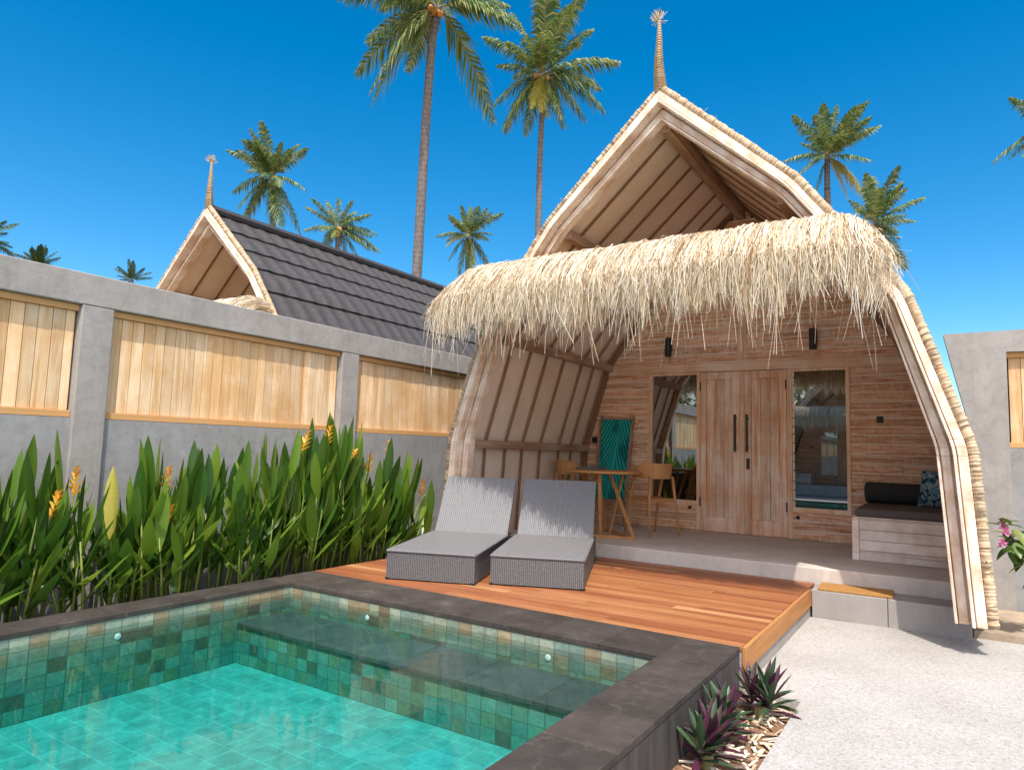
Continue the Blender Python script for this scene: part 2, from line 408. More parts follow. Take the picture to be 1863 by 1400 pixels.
def m_leaf(name, c0, c1, trans=.25, rough=.38, extra=None, spec=.45):
    t = NT(name); isl = t.island(); v = t.coord('UV', (1, 60, 1))
    stripe = t.noise(v, 1., 3, .6)
    col = t.ramp(isl, extra or [(0, c0), (.85, c1), (1, c1)])
    col = t.mix(.4, col, t.ramp(stripe, [(.3, .75), (.7, 1.2)]), 'MULTIPLY')
    p = t.n('BsdfPrincipled'); t.l(col, p.inputs['Base Color']); p.inputs['Roughness'].default_value = rough; p.inputs['Specular IOR Level'].default_value = spec
    tl = t.n('BsdfTranslucent'); t.l(t.hsv(col, val=1.6), tl.inputs['Color'])
    mx = t.n('MixShader'); mx.inputs[0].default_value = trans; t.l(p.outputs[0], mx.inputs[1]); t.l(tl.outputs[0], mx.inputs[2]); t.l(mx.outputs[0], t.out.inputs['Surface'])
    return t.m
M['heliconia'] = m_leaf('heliconia_leaf', None, None, .3, .36, [(0, (.022, .066, .008)), (.45, (.070, .150, .014)), (.78, (.155, .25, .024)), (.975, (.19, .28, .03)), (.985, (.46, .40, .07)), (1, (.46, .40, .07))])
M['helstem'] = m_leaf('heliconia_stem', None, None, .15, .5, [(0, (.10, .15, .02)), (.7, (.27, .31, .05)), (1, (.34, .22, .11))])
M['helflower'] = m_leaf('heliconia_bract', None, None, .25, .5, [(0, (.62, .24, .015)), (.6, (.75, .42, .03)), (1, (.78, .55, .10))])
M['rhoeo'] = m_leaf('rhoeo_leaf', None, None, .15, .42, [(0, (.03, .065, .028)), (.42, (.06, .11, .05)), (.55, (.085, .022, .045)), (.8, (.055, .015, .035)), (1, (.13, .075, .07))])
M['frond'] = m_leaf('palm_leaflet', None, None, .22, .5, [(0, (.04, .095, .025)), (.4, (.10, .17, .04)), (.75, (.21, .26, .07)), (1, (.42, .39, .16))], .4)
M['frond_yellow'] = m_leaf('yellow_palm_leaflet', None, None, .3, .5, [(0, (.30, .26, .03)), (1, (.52, .42, .06))], .4)
M['frond_far'] = m_leaf('dark_palm_leaflet', None, None, .2, .5, [(0, (.025, .055, .022)), (.7, (.055, .10, .035)), (1, (.11, .14, .045))], .4)
M['rachis'] = plain('palm_rachis', (.20, .19, .07), .6)
def m_trunk():
    t = NT('palm_trunk'); n = t.noise(t.coord('Object', (6, 6, 2)), 2., 6, .7); r = t.n('TexWave'); t.l(t.coord('UV'), r.inputs['Vector']); r.bands_direction = 'X'; r.inputs['Scale'].default_value = 1.6; r.inputs['Distortion'].default_value = 2.
    col = t.ramp(n, [(.3, (.11, .095, .09)), (.7, (.25, .215, .20))]); col = t.mix(.35, col, t.ramp(r.outputs['Fac'], [(0, .45), (.4, 1.1)]), 'MULTIPLY')
    return t.bsdf(col, .9, n, .5, .03, .1)
M['trunk'] = m_trunk()
M['coconut'] = plain('orange_coconut', (.45, .19, .04), .5, .3)
M['bougain_leaf'] = m_leaf('shrub_leaf', None, None, .25, .4, [(0, (.04, .10, .015)), (.7, (.10, .17, .03)), (1, (.26, .27, .06))])
M['pink'] = m_leaf('pink_petal', None, None, .3, .5, [(0, (.55, .07, .22)), (1, (.70, .25, .48))])
M['tree_leaf'] = m_leaf('tree_leaf', None, None, .25, .45, [(0, (.03, .075, .014)), (.7, (.075, .13, .025)), (1, (.16, .19, .04))])

# ------------------------------------------------------------------ hut
HX, HY = -2.262, 6.0
INN = [(0, 4.574), (1.07, 3.630), (1.835, 2.60), (2.168, 1.47), (2.255, .20)]
OUT = [(0, 4.84), (1.18, 3.735), (1.98, 2.65), (2.365, 1.47), (2.45, .205)]
def round_prof(P, k=.05):
    Q = [P[0]]
    for a, b, c in zip(P, P[1:], P[2:]):
        Q += [(b[0]+(a[0]-b[0])*k, b[1]+(a[1]-b[1])*k)]
        Q += [(b[0]*.5+(a[0]+c[0])*.25*1+0 if False else b[0]+((a[0]-b[0])+(c[0]-b[0]))*k*.25, b[1]+((a[1]-b[1])+(c[1]-b[1]))*k*.25)]
        Q += [(b[0]+(c[0]-b[0])*k, b[1]+(c[1]-b[1])*k)]
    return Q+[P[-1]]
def lerp_prof(A, B, t): return [(a[0]+(b[0]-a[0])*t, a[1]+(b[1]-a[1])*t) for a, b in zip(A, B)]
INN = round_prof(INN); OUT = round_prof(OUT)
def full(P): return [(-x, z) for x, z in reversed(P[1:])] + list(P)
LIN0 = [(0, 4.715), (1.13, 3.69), (1.93, 2.63), (2.29, 1.47), (2.365, .21)]
LIN = round_prof(LIN0)
ROOF = round_prof([(0, 4.80), (1.165, 3.715), (1.96, 2.645), (2.35, 1.47), (2.435, .205)])
def arc_u(P):
    L = [0]
    for a, b in zip(P, P[1:]): L.append(L[-1]+math.hypot(a[0]-b[0], a[1]-b[1]))
    return L
def band(mb, A, B, y0, y1):
    """arch board between two half profiles; every straight run is a board of its own"""
    FA, FB = full(A), full(B); U = arc_u(FA)
    W = math.hypot(FA[0][0]-FB[0][0], FA[0][1]-FB[0][1])
    for i in range(len(FA)-1):
        a0, a1, b0, b1 = FA[i], FA[i+1], FB[i], FB[i+1]
        g = .0012 if abs(i-len(FA)/2+.5) > 90 else .0002
        u0, u1 = U[i], U[i+1]
        P = [Vector((p[0], y, p[1])) for y in (y0, y1) for p in (a0, a1, b1, b0)]
        d = (P[1]-P[0]).normalized()*g
        for k in (0, 3, 4, 7): P[k] = P[k]+d
        for k in (1, 2, 5, 6): P[k] = P[k]-d
        D = abs(y1-y0)
        mb.faces(P, [(0, 1, 2, 3), (7, 6, 5, 4), (0, 4, 5, 1), (3, 2, 6, 7), (0, 3, 7, 4), (1, 5, 6, 2)],
                 [[(u0, 0), (u1, 0), (u1, W), (u0, W)], [(u0, W), (u1, W), (u1, 0), (u0, 0)], [(u0, W), (u0, W+D), (u1, W+D), (u1, W)],
                  [(u0, -.3), (u1, -.3), (u1, -.3+D), (u0, -.3+D)], [(u0, 0), (u0, W), (u0+D, W), (u0+D, 0)], [(u1, 0), (u1+D, 0), (u1+D, W), (u1, W)]])
def sheet(mb, P, y0, y1, ny=1, sub=1):
    FP = full(P); Q = []
    for a, b in zip(FP, FP[1:]):
        for k in range(sub): Q.append((a[0]+(b[0]-a[0])*k/sub, a[1]+(b[1]-a[1])*k/sub))
    Q.append(FP[-1]); U = arc_u(Q)
    for i in range(len(Q)-1):
        for j in range(ny):
            ya, yb = y0+(y1-y0)*j/ny, y0+(y1-y0)*(j+1)/ny
            mb.quad([(Q[i][0], ya, Q[i][1]), (Q[i+1][0], ya, Q[i+1][1]), (Q[i+1][0], yb, Q[i+1][1]), (Q[i][0], yb, Q[i][1])],
                    [(U[i], ya), (U[i+1], ya), (U[i+1], yb), (U[i], yb)])
def prof_x(P, z):
    for a, b in zip(P, P[1:]):
        if b[1] <= z <= a[1]: return a[0]+(b[0]-a[0])*(a[1]-z)/(a[1]-b[1])
    return P[-1][0] if z < P[-1][1] else 0.0

def roof_tiles():
    """metal tile roof: courses down the slope, each a waved sheet with a lip"""
    mb = MB(); P = ROOF; U = arc_u(P); tot = U[-1]; course = .48
    def at(s):
        s = min(max(s, 0), tot)
        for i in range(len(U)-1):
            if s <= U[i+1]+1e-9:
                t = (s-U[i])/(U[i+1]-U[i]); a, b = P[i], P[i+1]
                d = Vector((b[0]-a[0], b[1]-a[1])).normalized()
                return a[0]+(b[0]-a[0])*t, a[1]+(b[1]-a[1])*t, -d.y, d.x
    y0, y1 = .04, 6.6; per = .29; n = int((y1-y0)/(per/8))
    for side in (-1, 1):
        s = 0.0
        while s < tot-.02:
            s1 = min(s+course, tot); vs = []; fs = []
            rows = [(s-.02, .000, .30), (s+(s1-s)*.5, .010, .8), (s1, .026, 1.0), (s1+.004, .004, 1.0)]
            for si, h, amp in rows:
                x, z, nx, nz = at(si)
                for j in range(n+1):
                    y = y0+(y1-y0)*j/n; ph = (y/per) % 1.0
                    w = (.5+.5*math.cos(2*math.pi*ph))**1.4*.034*amp
                    hh = h+w; drop = w*1.0 if si >= s1-.001 else 0
                    vs.append((side*(x+nx*hh), y, z+nz*hh-drop*.6))
            for r in range(len(rows)-1):
                for j in range(n):
                    a = r*(n+1)+j; q = (a, a+1, a+n+2, a+n+1)
                    fs.append(q if side > 0 else q[::-1])
            mb.faces(vs, fs); s = s1
    # ridge cap
    mb.tube([(0, .02, 4.85), (0, 6.6, 4.85)], .075, 8)
    return mb

def make_hut():
    h = empty('thatched_hut', (HX, HY, 0))
    roof_tiles().build('roof', M['roof'], h, smooth=False)
    mb = MB(); sheet(mb, LIN, .06, 6.6, 1, 1); mb.build('lining', M['lining'], h)
    # fascia boards
    MID = lerp_prof(INN, OUT, .50)
    mb = MB()
    band(mb, lerp_prof(INN, OUT, 0), lerp_prof(INN, OUT, .10), -.015, .10)
    band(mb, lerp_prof(INN, OUT, .14), lerp_prof(INN, OUT, .44), .012, .10)
    band(mb, lerp_prof(INN, OUT, .101), lerp_prof(INN, OUT, .54), .05, .098)
    band(mb, lerp_prof(INN, OUT, .53), lerp_prof(INN, OUT, .64), -.105, .0485)
    band(mb, lerp_prof(INN, OUT, .68), lerp_prof(INN, OUT, 1.0), -.08, .0335)
    band(mb, lerp_prof(INN, OUT, .641), lerp_prof(INN, OUT, .99), -.045, .032)
    mb.build('fascia', M['fascia'], h, bevel=.004)
    # straw rope along the outer edge
    RP = [(x+.034*nx, z+.034*nz) for (x, z), (nx, nz) in zip(OUT, [(0, 1.35)]+[(.75, .68)]*3+[(.88, .42)]*3+[(.98, .16)]*3+[(1, .05)])]
    F = full(RP); pts = []; rs = []
    U = arc_u(F); tot = U[-1]; step = .0085; k = 0; s = 0.0
    rr = random.Random(3)
    jit = 0
    while s < tot:
        for i in range(len(U)-1):
            if U[i] <= s <= U[i+1]:
                t = (s-U[i])/(U[i+1]-U[i]); pts.append((F[i][0]+(F[i+1][0]-F[i][0])*t, -.035+rr.uniform(-.004, .004), F[i][1]+(F[i+1][1]-F[i][1])*t)); break
        ph = k % 3
        if ph == 0: jit = rr.uniform(-.004, .004)
        rs.append((.033, .041, .040)[ph]+jit); k += 1; s += step
    mb = MB(); mb.tube(pts, rs, 9); 
    for i in range(60):   # loose straw ends poking out of the binding
        j = rr.randrange(len(pts)); p = Vector(pts[j]); d = Vector((rr.uniform(-1, 1), rr.uniform(-1, .3), rr.uniform(-1, .5))).normalized()
        mb.bar(p+d*.04, p+d*rr.uniform(.065, .09), .003)
    mb.build('edge_rope', M['rope'], h, smooth=True)
    # finial: rope wound spike with a tuft
    mb = MB(); pts = []; rs = []
    for i in range(56):
        t = i/55; pts.append((-.035*t-.01*math.sin(t*5), -.03, 4.86+.74*t)); rs.append((.052*(1-t)+.017)*(1.0 if i % 2 else .68))
    mb.tube(pts, rs, 8)
    f = mb.build('finial', M['rope'], h)
    mb = MB()
    for i in range(70):
        a = rr.uniform(0, 6.28); e = rr.uniform(-.3, 1.4); d = Vector((math.cos(a)*math.cos(e), math.sin(a)*math.cos(e), math.sin(e)))
        p = Vector((-.035, -.03, 5.585)); mb.bar(p, p+d*rr.uniform(.05, .105)+Vector((0, 0, .03)), .004)
    mb.build('tuft', M['thatch'], f)
    # ribs on the lining
    A = [(x*.992, z-.012) for x, z in LIN]; B = [(x*.982, z-.03) for x, z in LIN]
    for y in (.43, .85, 1.24, 1.68, 2.18, 2.54, 2.90):
        mb = MB(); band(mb, B, A, y-.012, y+.012); mb.build('rib', M['rib'], h)
    # purlins
    def pz(i, sx, w=.10):
        mb = MB(); x, z = LIN0[i][0]*.982, LIN0[i][1]-.03; mb.box(sx*(x-.035)-w/2, sx*(x-.035)+w/2, .112, 2.96, z-.075, z+.02); return mb
    for i in (1, 2, 3):
        for sx in (-1, 1): pz(i, sx, .07 if i == 3 else .09).build('purlin', M['purlin'], h, bevel=.006)
    mb = MB(); mb.box(-.05, .05, .104, 2.985, 4.50, 4.64); mb.build('ridge_beam', M['purlin'], h, bevel=.006)
    # ---- facade of horizontal boards
    Y = 3.011
    mb = MB(); bk = MB(); rr = random.Random(5); z = .372; rowh = .132
    holes = [(-1.230, -.598, .757, 2.462), (.608, 1.219, .757, 2.462), (-.600, .600, .36, 2.475)]
    while z < 4.6:
        rowh = rr.uniform(.092, .128)
        z1 = min(z+rowh-.013, 4.62); xm = min(prof_x(LIN, z), prof_x(LIN, z1))
        segs = [(-xm, xm)]
        for hx0, hx1, hz0, hz1 in holes:
            if z1 > hz0+.03 and z < hz1-.03:
                ns = []
                for a, b in segs:
                    if hx0 > a and hx0 < b: ns.append((a, hx0))
                    if hx1 < b and hx1 > a: ns.append((hx1, b))
                    if hx1 <= a or hx0 >= b: ns.append((a, b))
                segs = ns
        for a, b in segs:
            x = a; bk.box(a+.004, b-.004, Y-.0125, Y+.03, z1+.0005, z1+.0125); bk.box(a+.03, b-.03, Y+.012, Y+.029, z, z1)
            while x < b-.01:
                x1 = min(b, x+rr.uniform(.45, 1.1))
                if b-x1 < .2: x1 = b
                d = rr.uniform(0, .010)
                mb.box(x+.002, x1-.002, Y-d, Y+.055, z, z1); x = x1
        z += rowh
    mb.build('board_wall', M['facade'], h, bevel=.004)
    bk.build('board_seam', M['seam'], h)
    mb = MB(); band(mb, [(x*.968, z-.05) for x, z in LIN], [(x*.997, z-.004) for x, z in LIN], 2.965, 3.0); mb.build('edge_trim', M['rib'], h)
    # lintel, post, trims
    mb = MB(); xm = prof_x(LIN, 2.6)-.01
    mb.box(-xm, xm, Y-.035, Y+.02, 2.478, 2.59); mb.box(-xm, xm, Y-.05, Y+.02, 2.592, 2.615); mb.build('lintel', M['trimx'], h, bevel=.004)
    mb = MB(); mb.box(-.055, .055, Y-.028, Y+.02, 2.617, 4.3); mb.build('center_post', M['trimz'], h, bevel=.004)
    # windows
    for x0, x1 in ((-1.230, -.598), (.608, 1.219)):
        mb = MB(); w = .045
        mb.box(x0-w, x0, Y-.028, Y+.05, .70, 2.476); mb.box(x1, x1+w, Y-.028, Y+.05, .70, 2.476)
        mb.box(x0+.001, x1-.001, Y-.024, Y+.05, .70, .757); mb.box(x0+.001, x1-.001, Y-.024, Y+.05, 2.445, 2.4755)
        fr = mb.build('window', M['trimz'], h, bevel=.003)
        mb = MB(); mb.quad([(x0, Y+.02, .757), (x1, Y+.02, .757), (x1, Y+.02, 2.445), (x0, Y+.02, 2.445)]); mb.build('pane', M['glass'], fr)
    # double door
    for sx, x0, x1 in ((-1, -.550, -.030), (1, .030, .545)):
        mb = MB(); z0, z1 = .375, 2.47; w = .085
        mb.box(x0, x0+w, Y-.03, Y+.02, z0, z1); mb.box(x1-w, x1, Y-.03, Y+.02, z0, z1)
        mb.box(x0+w+.001, x1-w-.001, Y-.029, Y+.02, z0, z0+.19); mb.box(x0+w+.001, x1-w-.001, Y-.029, Y+.02, z1-.10, z1)
        n = 3
        for i in range(n):
            a = x0+w+.002+(x1-x0-2*w-.004)*i/n; b = x0+w+.002+(x1-x0-2*w-.004)*(i+1)/n-.004
            mb.box(a, b, Y-.012, Y+.015, z0+.192, z1-.102)
        d = mb.build('door', M['door'], h, bevel=.004)
        hx = sx*.075
        mb = MB(); mb.tube([(hx, Y-.095, 1.42), (hx, Y-.095, 1.90)], .016, 8); mb.bar((hx, Y-.03, 1.47), (hx, Y-.095, 1.47), .018); mb.bar((hx, Y-.03, 1.85), (hx, Y-.095, 1.85), .018)
        mb.build('handle', M['iron'], d, smooth=False)
        for hz in (.75, 2.28):
            mb = MB(); xx = x0+.004 if sx < 0 else x1-.004; mb.box(xx-.008, xx+.008, Y-.04, Y-.028, hz-.06, hz+.06); mb.build('hinge', M['iron'], d)
        if sx > 0:
            mb = MB(); mb.box(.055, .095, Y-.036, Y-.029, 1.20, 1.34); mb.lathe([(.014, 0), (.014, .03), (.008, .034)], (.075, Y-.034, 1.29), 10, (0, -1, 0)); mb.build('lock', M['iron'], d)
    mb = MB(); mb.box(-.028, .028, Y-.034, Y+.018, .372, 2.474); mb.box(-.597, -.553, Y-.022, Y+.019, .372, 2.474); mb.box(.549, .606, Y-.022, Y+.019, .372, 2.474); mb.build('door_frame', M['trimz'], h, bevel=.003)
    # wall lamps, socket boxes, spots
    for x in (-.975, .875):
        mb = MB(); mb.lathe([(.038, 0), (.045, .004), (.045, .256), (.038, .26)], (x, Y-.10, 2.70), 14); mb.box(x-.03, x+.03, Y-.058, Y-.003, 2.79, 2.87); mb.build('wall_lamp', M['black'], h)
    mb = MB(); mb.box(1.543, 1.615, Y-.022, Y-.012, 1.80, 1.877); mb.lathe([(.018, 0), (.018, .006), (.012, .008)], (1.579, Y-.022, 1.84), 10, (0, -1, 0)); mb.build('wall_socket', M['black'], h, bevel=.003)
    mb = MB(); mb.box(-2.14, -2.07, Y-.05, Y-.012, 1.50, 1.58); mb.lathe([(.018, 0), (.018, .006), (.012, .008)], (-2.105, Y-.05, 1.54), 10, (0, -1, 0)); mb.build('wall_socket', M['black'], h, bevel=.003)
    for x, z in ((-.69, .665), (.665, .635)):
        mb = MB(); mb.lathe([(.024, 0), (.024, .008), (.016, .012)], (x, Y-.012, z), 12, (0, -1, 0)); mb.build('step_light', M['black'], h)
    # built-in bench
    mb = MB(); x0, x1, y0, y1 = 1.418, 2.22, 1.615, 2.985; rr = random.Random(8)
    z = .371
    while z < .78:
        zz = min(z+.10, .785); mb.box(x0+.06, x1, y0+.006+rr.uniform(0, .006), y0+.04, z+.002, zz-.002)
        mb.box(x0+.004+rr.uniform(0, .006), x0+.04, y0+.06, y1, z+.002, zz-.002); z += .10
    mb.box(x0-.004, x0+.058, y0-.004, y0+.058, .371, .786); mb.box(x0, x1, y0+.001, y1, .787, .797)
    mb.build('bench', M['bench'], h, bevel=.004)
    # dim room behind the panes
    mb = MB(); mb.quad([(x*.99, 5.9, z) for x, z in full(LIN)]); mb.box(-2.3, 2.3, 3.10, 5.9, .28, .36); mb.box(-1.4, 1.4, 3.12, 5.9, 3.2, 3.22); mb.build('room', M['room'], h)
    mb = MB()   # gable end behind
    prof = full(LIN); mb.quad([(x, 6.55, z) for x, z in prof]); mb.build('rear_gable', M['facade'], h)
    # ---- thatch awning
    mb = MB(); n = 40
    sec = [(.80, 3.12), (.45, 3.15), (.10, 3.185), (-.17, 3.205), (-.40, 3.18), (-.62, 3.03), (-.745, 2.86), (-.75, 2.80)]  # first points: unseen rear extension, added to keep sun off the terrace floor
    vs = []; fs = []; rr = random.Random(2)
    for i in range(n+1):
        x = -2.08+3.92*i/n; e = max(0, abs(x+.12)-1.70)/.36; sag = .30*e*e; sh = 1-.55*e*e
        bump = rr.uniform(-.018, .018)
        for y, z in sec:
            xx = x*(1.0 if y < 0 else .70); vs.append((xx, -.45+(y+.45)*sh+bump, 2.98+(z-2.98)*sh-sag+bump))
    m = len(sec)
    for i in range(n):
        for k in range(m-1): fs.append((i*m+k, (i+1)*m+k, (i+1)*m+k+1, i*m+k+1))
    mb.faces(vs, fs); aw = mb.build('awning', M['thatch_core'], h, smooth=True)
    mb = MB(); rr = random.Random(21)
    clump = [rr.gauss(0, 1) for _ in range(64)]; tuft = {}
    def cl(x):
        t = (x+2.4)/4.8*63; i = int(t); i = max(0, min(62, i)); return clump[i]*(1-(t-i))+clump[i+1]*(t-i)
    ctrl = [(-.12, 3.235), (-.30, 3.245), (-.52, 3.15), (-.68, 3.00), (-.775, 2.86)]
    def bez(t):
        k = min(int(t*4), 3); f = t*4-k
        p0 = ctrl[max(k-1, 0)]; p1 = ctrl[k]; p2 = ctrl[k+1]; p3 = ctrl[min(k+2, 4)]
        o = []
        for q in (0, 1):
            a = 2*p1[q]; b = p2[q]-p0[q]; c = 2*p0[q]-5*p1[q]+4*p2[q]-p3[q]; d = -p0[q]+3*p1[q]-3*p2[q]+p3[q]
            o.append(.5*(a+b*f+c*f*f+d*f**3))
        return o
    for i in range(13500):
        x = rr.uniform(-2.10, 1.86); e = max(0, abs(x+.12)-1.66)/.42; sx = 1 if x > 0 else -1
        t0 = rr.choice((0, 0, rr.random(), rr.random()**.7))*.92; lay = rr.uniform(0, .035)
        long = rr.random() < .09+.03*cl(x)
        zend = 2.72-abs(rr.gauss(0, .13))+cl(x)*.05-(rr.uniform(.12, .46) if long else 0)
        ci = round(x/.058)
        if ci not in tuft:
            tuft[ci] = (ci*.058+rr.gauss(0, .02), max(2.36, 2.58-abs(rr.gauss(0, .08))-(rr.uniform(.06, .2) if rr.random() < .22 else 0)+cl(x)*.03), rr.gauss(0, .05))
        tx, tze, tsw = tuft[ci]; tuf = rr.random() < (.62 if tze > 2.46 else .34)
        if rr.random() < .36: zend = 2.78+rr.uniform(-.08, .12); tuf = False
        elif tuf: zend = tze+abs(rr.gauss(0, .09))
        sh = 1-.5*min(e, 1.2)**2; sag = .27*min(e, 1.2)**2
        fan = sx*e*rr.uniform(.0, .26); side = rr.gauss(0, .05)
        pts = []; te = 1-.5*rr.random()**2
        if te < t0+.1: te = min(1, t0+.1)
        K = 4
        for k in range(K+1):
            t = t0+(te-t0)*k/K; y, z = bez(t)
            pts.append(Vector((x+side*t*t+fan*t*t*.6, -.45+(y+.45)*sh-lay, 2.98+(z-2.98)*sh-sag+lay*.6)))
        last = pts[-1]; dz = last.z-(zend-sag*.9)-(1-te)*.25
        if dz > .02:
            sw = rr.gauss(0, .05)*(1.6 if long else 1); sy = rr.gauss(0, .03)
            if tuf: sw = (tx-last.x)*min(1, dz/.30)*rr.uniform(.7, 1.0)+tsw*dz
            pts.append(last+Vector((sw*.3+fan*.25, sy*.4-.012, -dz*.5))); pts.append(last+Vector((sw+fan*.4, sy, -dz)))
        w = rr.uniform(.003, .0072); vs = []; fs = []
        tw = rr.uniform(-1.5, 1.5); tz = rr.uniform(-1.0, 1.0); ob = rr.gauss(0, .022)
        pts = [p+Vector((rr.gauss(0, .008), -abs(ob)*(k/len(pts))+rr.gauss(0, .006), rr.gauss(0, .006)+ob*.5)) for k, p in enumerate(pts)]
        for k, p in enumerate(pts):
            ww = w*(1-.75*k/(len(pts)-1)); d = Vector((1, tw, tz)).normalized()
            vs += [p-d*ww, p+d*ww]
        for k in range(len(pts)-1): fs.append((2*k, 2*k+1, 2*k+3, 2*k+2))
        mb.faces(vs, fs)
    mb.build('straw', M['thatch'], aw)
    mb = MB()
    for i in range(2600):
        x = rr.uniform(-2.10, 1.86); e = max(0, abs(x+.12)-1.66)/.42; sh = 1-.5*min(e, 1.2)**2; sag = .27*min(e, 1.2)**2
        t0 = rr.uniform(0, .12); t1 = t0+rr.uniform(.10, .30)*(1+e); sd = rr.gauss(0, .05); vs = []; w = rr.uniform(.003, .006); lf = rr.uniform(.002, .022)
        for k in range(4):
            t = t0+(t1-t0)*k/3; y, z = bez(min(t, .99)); p = Vector((x+sd*k/3, -.45+(y+.45)*sh-lf*.5, 2.98+(z-2.98)*sh-sag+lf)); d = Vector((1, rr.uniform(-.6, .6), rr.uniform(-.4, .4))).normalized()*w*(1-.2*k); vs += [p-d, p+d]
        mb.faces(vs, [(2*k, 2*k+1, 2*k+3, 2*k+2) for k in range(3)])
    mb.build('old_straw', M['old_thatch'], aw)
    return h

hut = make_hut()
tag(hut, 'whitewashed wooden hut with a straw awning, its double door facing the deck', 'hut', 'arched huts')
hut2 = dup(hut); hut2.location = (-9.31, 5.81, 0)
tag(hut2, 'neighbouring hut behind the fence, showing its dark gray tiled roof slope', 'hut', 'arched huts')

# ------------------------------------------------------------------ ground, terrace, steps, deck, path
mb = MB(); mb.box(-400, 400, -400, 400, -.62, -.60); mb.build('ground', M['earth'])
bpy.data.objects['ground']['kind'] = 'structure'
mb = MB(); mb.box(-4.75, .10, 6.826, 9.07, -.1, .369); tag(mb.build('terrace_floor', M['terrace'], bevel=.012), kind='structure')
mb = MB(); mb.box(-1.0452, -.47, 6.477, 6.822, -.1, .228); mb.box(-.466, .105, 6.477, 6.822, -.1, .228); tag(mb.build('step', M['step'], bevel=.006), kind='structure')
mb = MB(); mb.box(-5.6, -.75, -12.2, -9.85, -.1, .369); tag(mb.build('terrace_floor', M['terrace'], bevel=.012), kind='structure')
# deck
dk = empty('wooden_deck', (-2.9, 5.5, 0)); tag(dk, kind='structure')
def local(mb, o):
    mb.v = [(x-o.location.x, y-o.location.y, z-o.location.z) for x, y, z in mb.v]; return mb
mb = MB(); y = 4.236; rr = random.Random(4)
while y < 6.80:
    y1 = min(y+.092, 6.818); x = -4.80
    while x < -1.075:
        x1 = min(-1.072, x+rr.uniform(1.1, 2.6))
        if -1.072-x1 < .5: x1 = -1.072
        mb.box(x, x1-.002, y, y1-.005, .205+rr.uniform(-.0008, .0008), .233+rr.uniform(-.001, .001)); x = x1
    y = y1
local(mb, dk).build('deck_board', M['deck'], dk, bevel=.002)
mb = MB(); mb.box(-1.070, -1.0455, 4.2335, 6.476, .095, .2335); local(mb, dk).build('deck_fascia', M['deckfascia'], dk, bevel=.003)
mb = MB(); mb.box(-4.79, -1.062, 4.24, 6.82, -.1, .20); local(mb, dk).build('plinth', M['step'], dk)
# path: one L shaped slab
mb = MB()
mb.box(-.745, 9, -30, 6.58, -.3, 0); mb.box(-5.4, -.7455, -30, -1.88, -.3, -.002); mb.box(-1.06, -.7455, 4.215, 6.47, -.3, -.001)
tag(mb.build('path', M['path']), kind='structure')
mb = MB(); mb.box(-1.085, -.746, -3, 4.214, -.3, -.045); tag(mb.build('flower_bed', M['soil_red']), kind='structure')
mb = MB(); rr = random.Random(31)
for i in range(260):
    x = rr.uniform(-1.04, -.76); y = rr.uniform(1.6, 4.18); a = rr.uniform(0, 3.14); L = rr.uniform(.02, .07)
    mb.obox((x, y, -.038+rr.uniform(0, .012)), ((math.cos(a), math.sin(a), rr.uniform(-.3, .3)), (-math.sin(a), math.cos(a), 0), (0, 0, 1)), (L, rr.uniform(.004, .009), .002))
tag(mb.build('leaf_litter', M['thatch']), kind='stuff', label='dry leaf litter and straw scattered over the small flower bed', cat='litter')
mb = MB(); mb.box(.115, 9, 6.584, 7.69, -.3, .055); tag(mb.build('concrete_verge', M['earth']), kind='structure')
mb = MB(); mb.box(-5.47, -4.812, -4, 6.8, -.3, .03); tag(mb.build('planting_bed', M['soil']), kind='structure')

# ------------------------------------------------------------------ pool
pool = empty('swimming_pool', (-2.97, 1.5, 0)); tag(pool, 'green tiled swimming pool with dark stone coping in front of the deck', 'pool')
XL, XR, YF, YN, ZF, ZW = -4.539, -1.405, 3.767, -1.6, -.29, .148
mb = MB()
mb.box(-4.806, XL-.012, YN, 4.230, -.4, .198); mb.box(XR+.012, -1.084, YN, 4.230, -.4, .198); mb.box(XL-.012, XR+.012, YF+.012, 4.228, -.4, .197)
mb.box(-4.806, -1.084, YN-.27, YN-.0125, -.4, .1975); local(mb, pool).build('pool_wall', M['cladding'], pool, bevel=.003)
mb = MB()
def wallq(p0, p1, z0, z1):
    p0 = Vector(p0); p1 = Vector(p1); L = (p1-p0).length; o = random.random()*3
    mb.quad([(p0.x, p0.y, z0), (p1.x, p1.y, z0), (p1.x, p1.y, z1), (p0.x, p0.y, z1)], [(5, z0*1.3-.045), (5+L, z0*1.3-.045), (5+L, z1*1.3-.045), (5, z1*1.3-.045)])
wallq((XL, YN, 0), (XL, YF, 0), ZF, .20); wallq((XL, YF, 0), (XR, YF, 0), ZF, .20); wallq((XR, YF, 0), (XR, YN, 0), ZF, .20); wallq((XR, YN, 0), (XL, YN, 0), ZF, .20)
wallq((XL+.001, 3.30, 0), (XR-.001, 3.30, 0), ZF, -.010)
local(mb, pool).build('wall_tiling', M['tile'], pool)
mb = MB(); mb.quad([(XL, YN, ZF), (XR, YN, ZF), (XR, 3.3, ZF), (XL, 3.3, ZF)], [(XL, YN), (XR, YN), (XR, 3.3), (XL, 3.3)])
local(mb, pool).build('floor_tiling', M['floor_tile'], pool)
mb = MB(); x = XL
while x < XR-.01:
    x1 = min(x+.52, XR); mb.box(x+.002, x1-.002, 3.285, YF-.001, -.02, .008); x = x1
local(mb, pool).build('ledge', M['slab'], pool, bevel=.003)
mb = MB(); rr = random.Random(9); z0, z1 = .2005, .233
y = YN
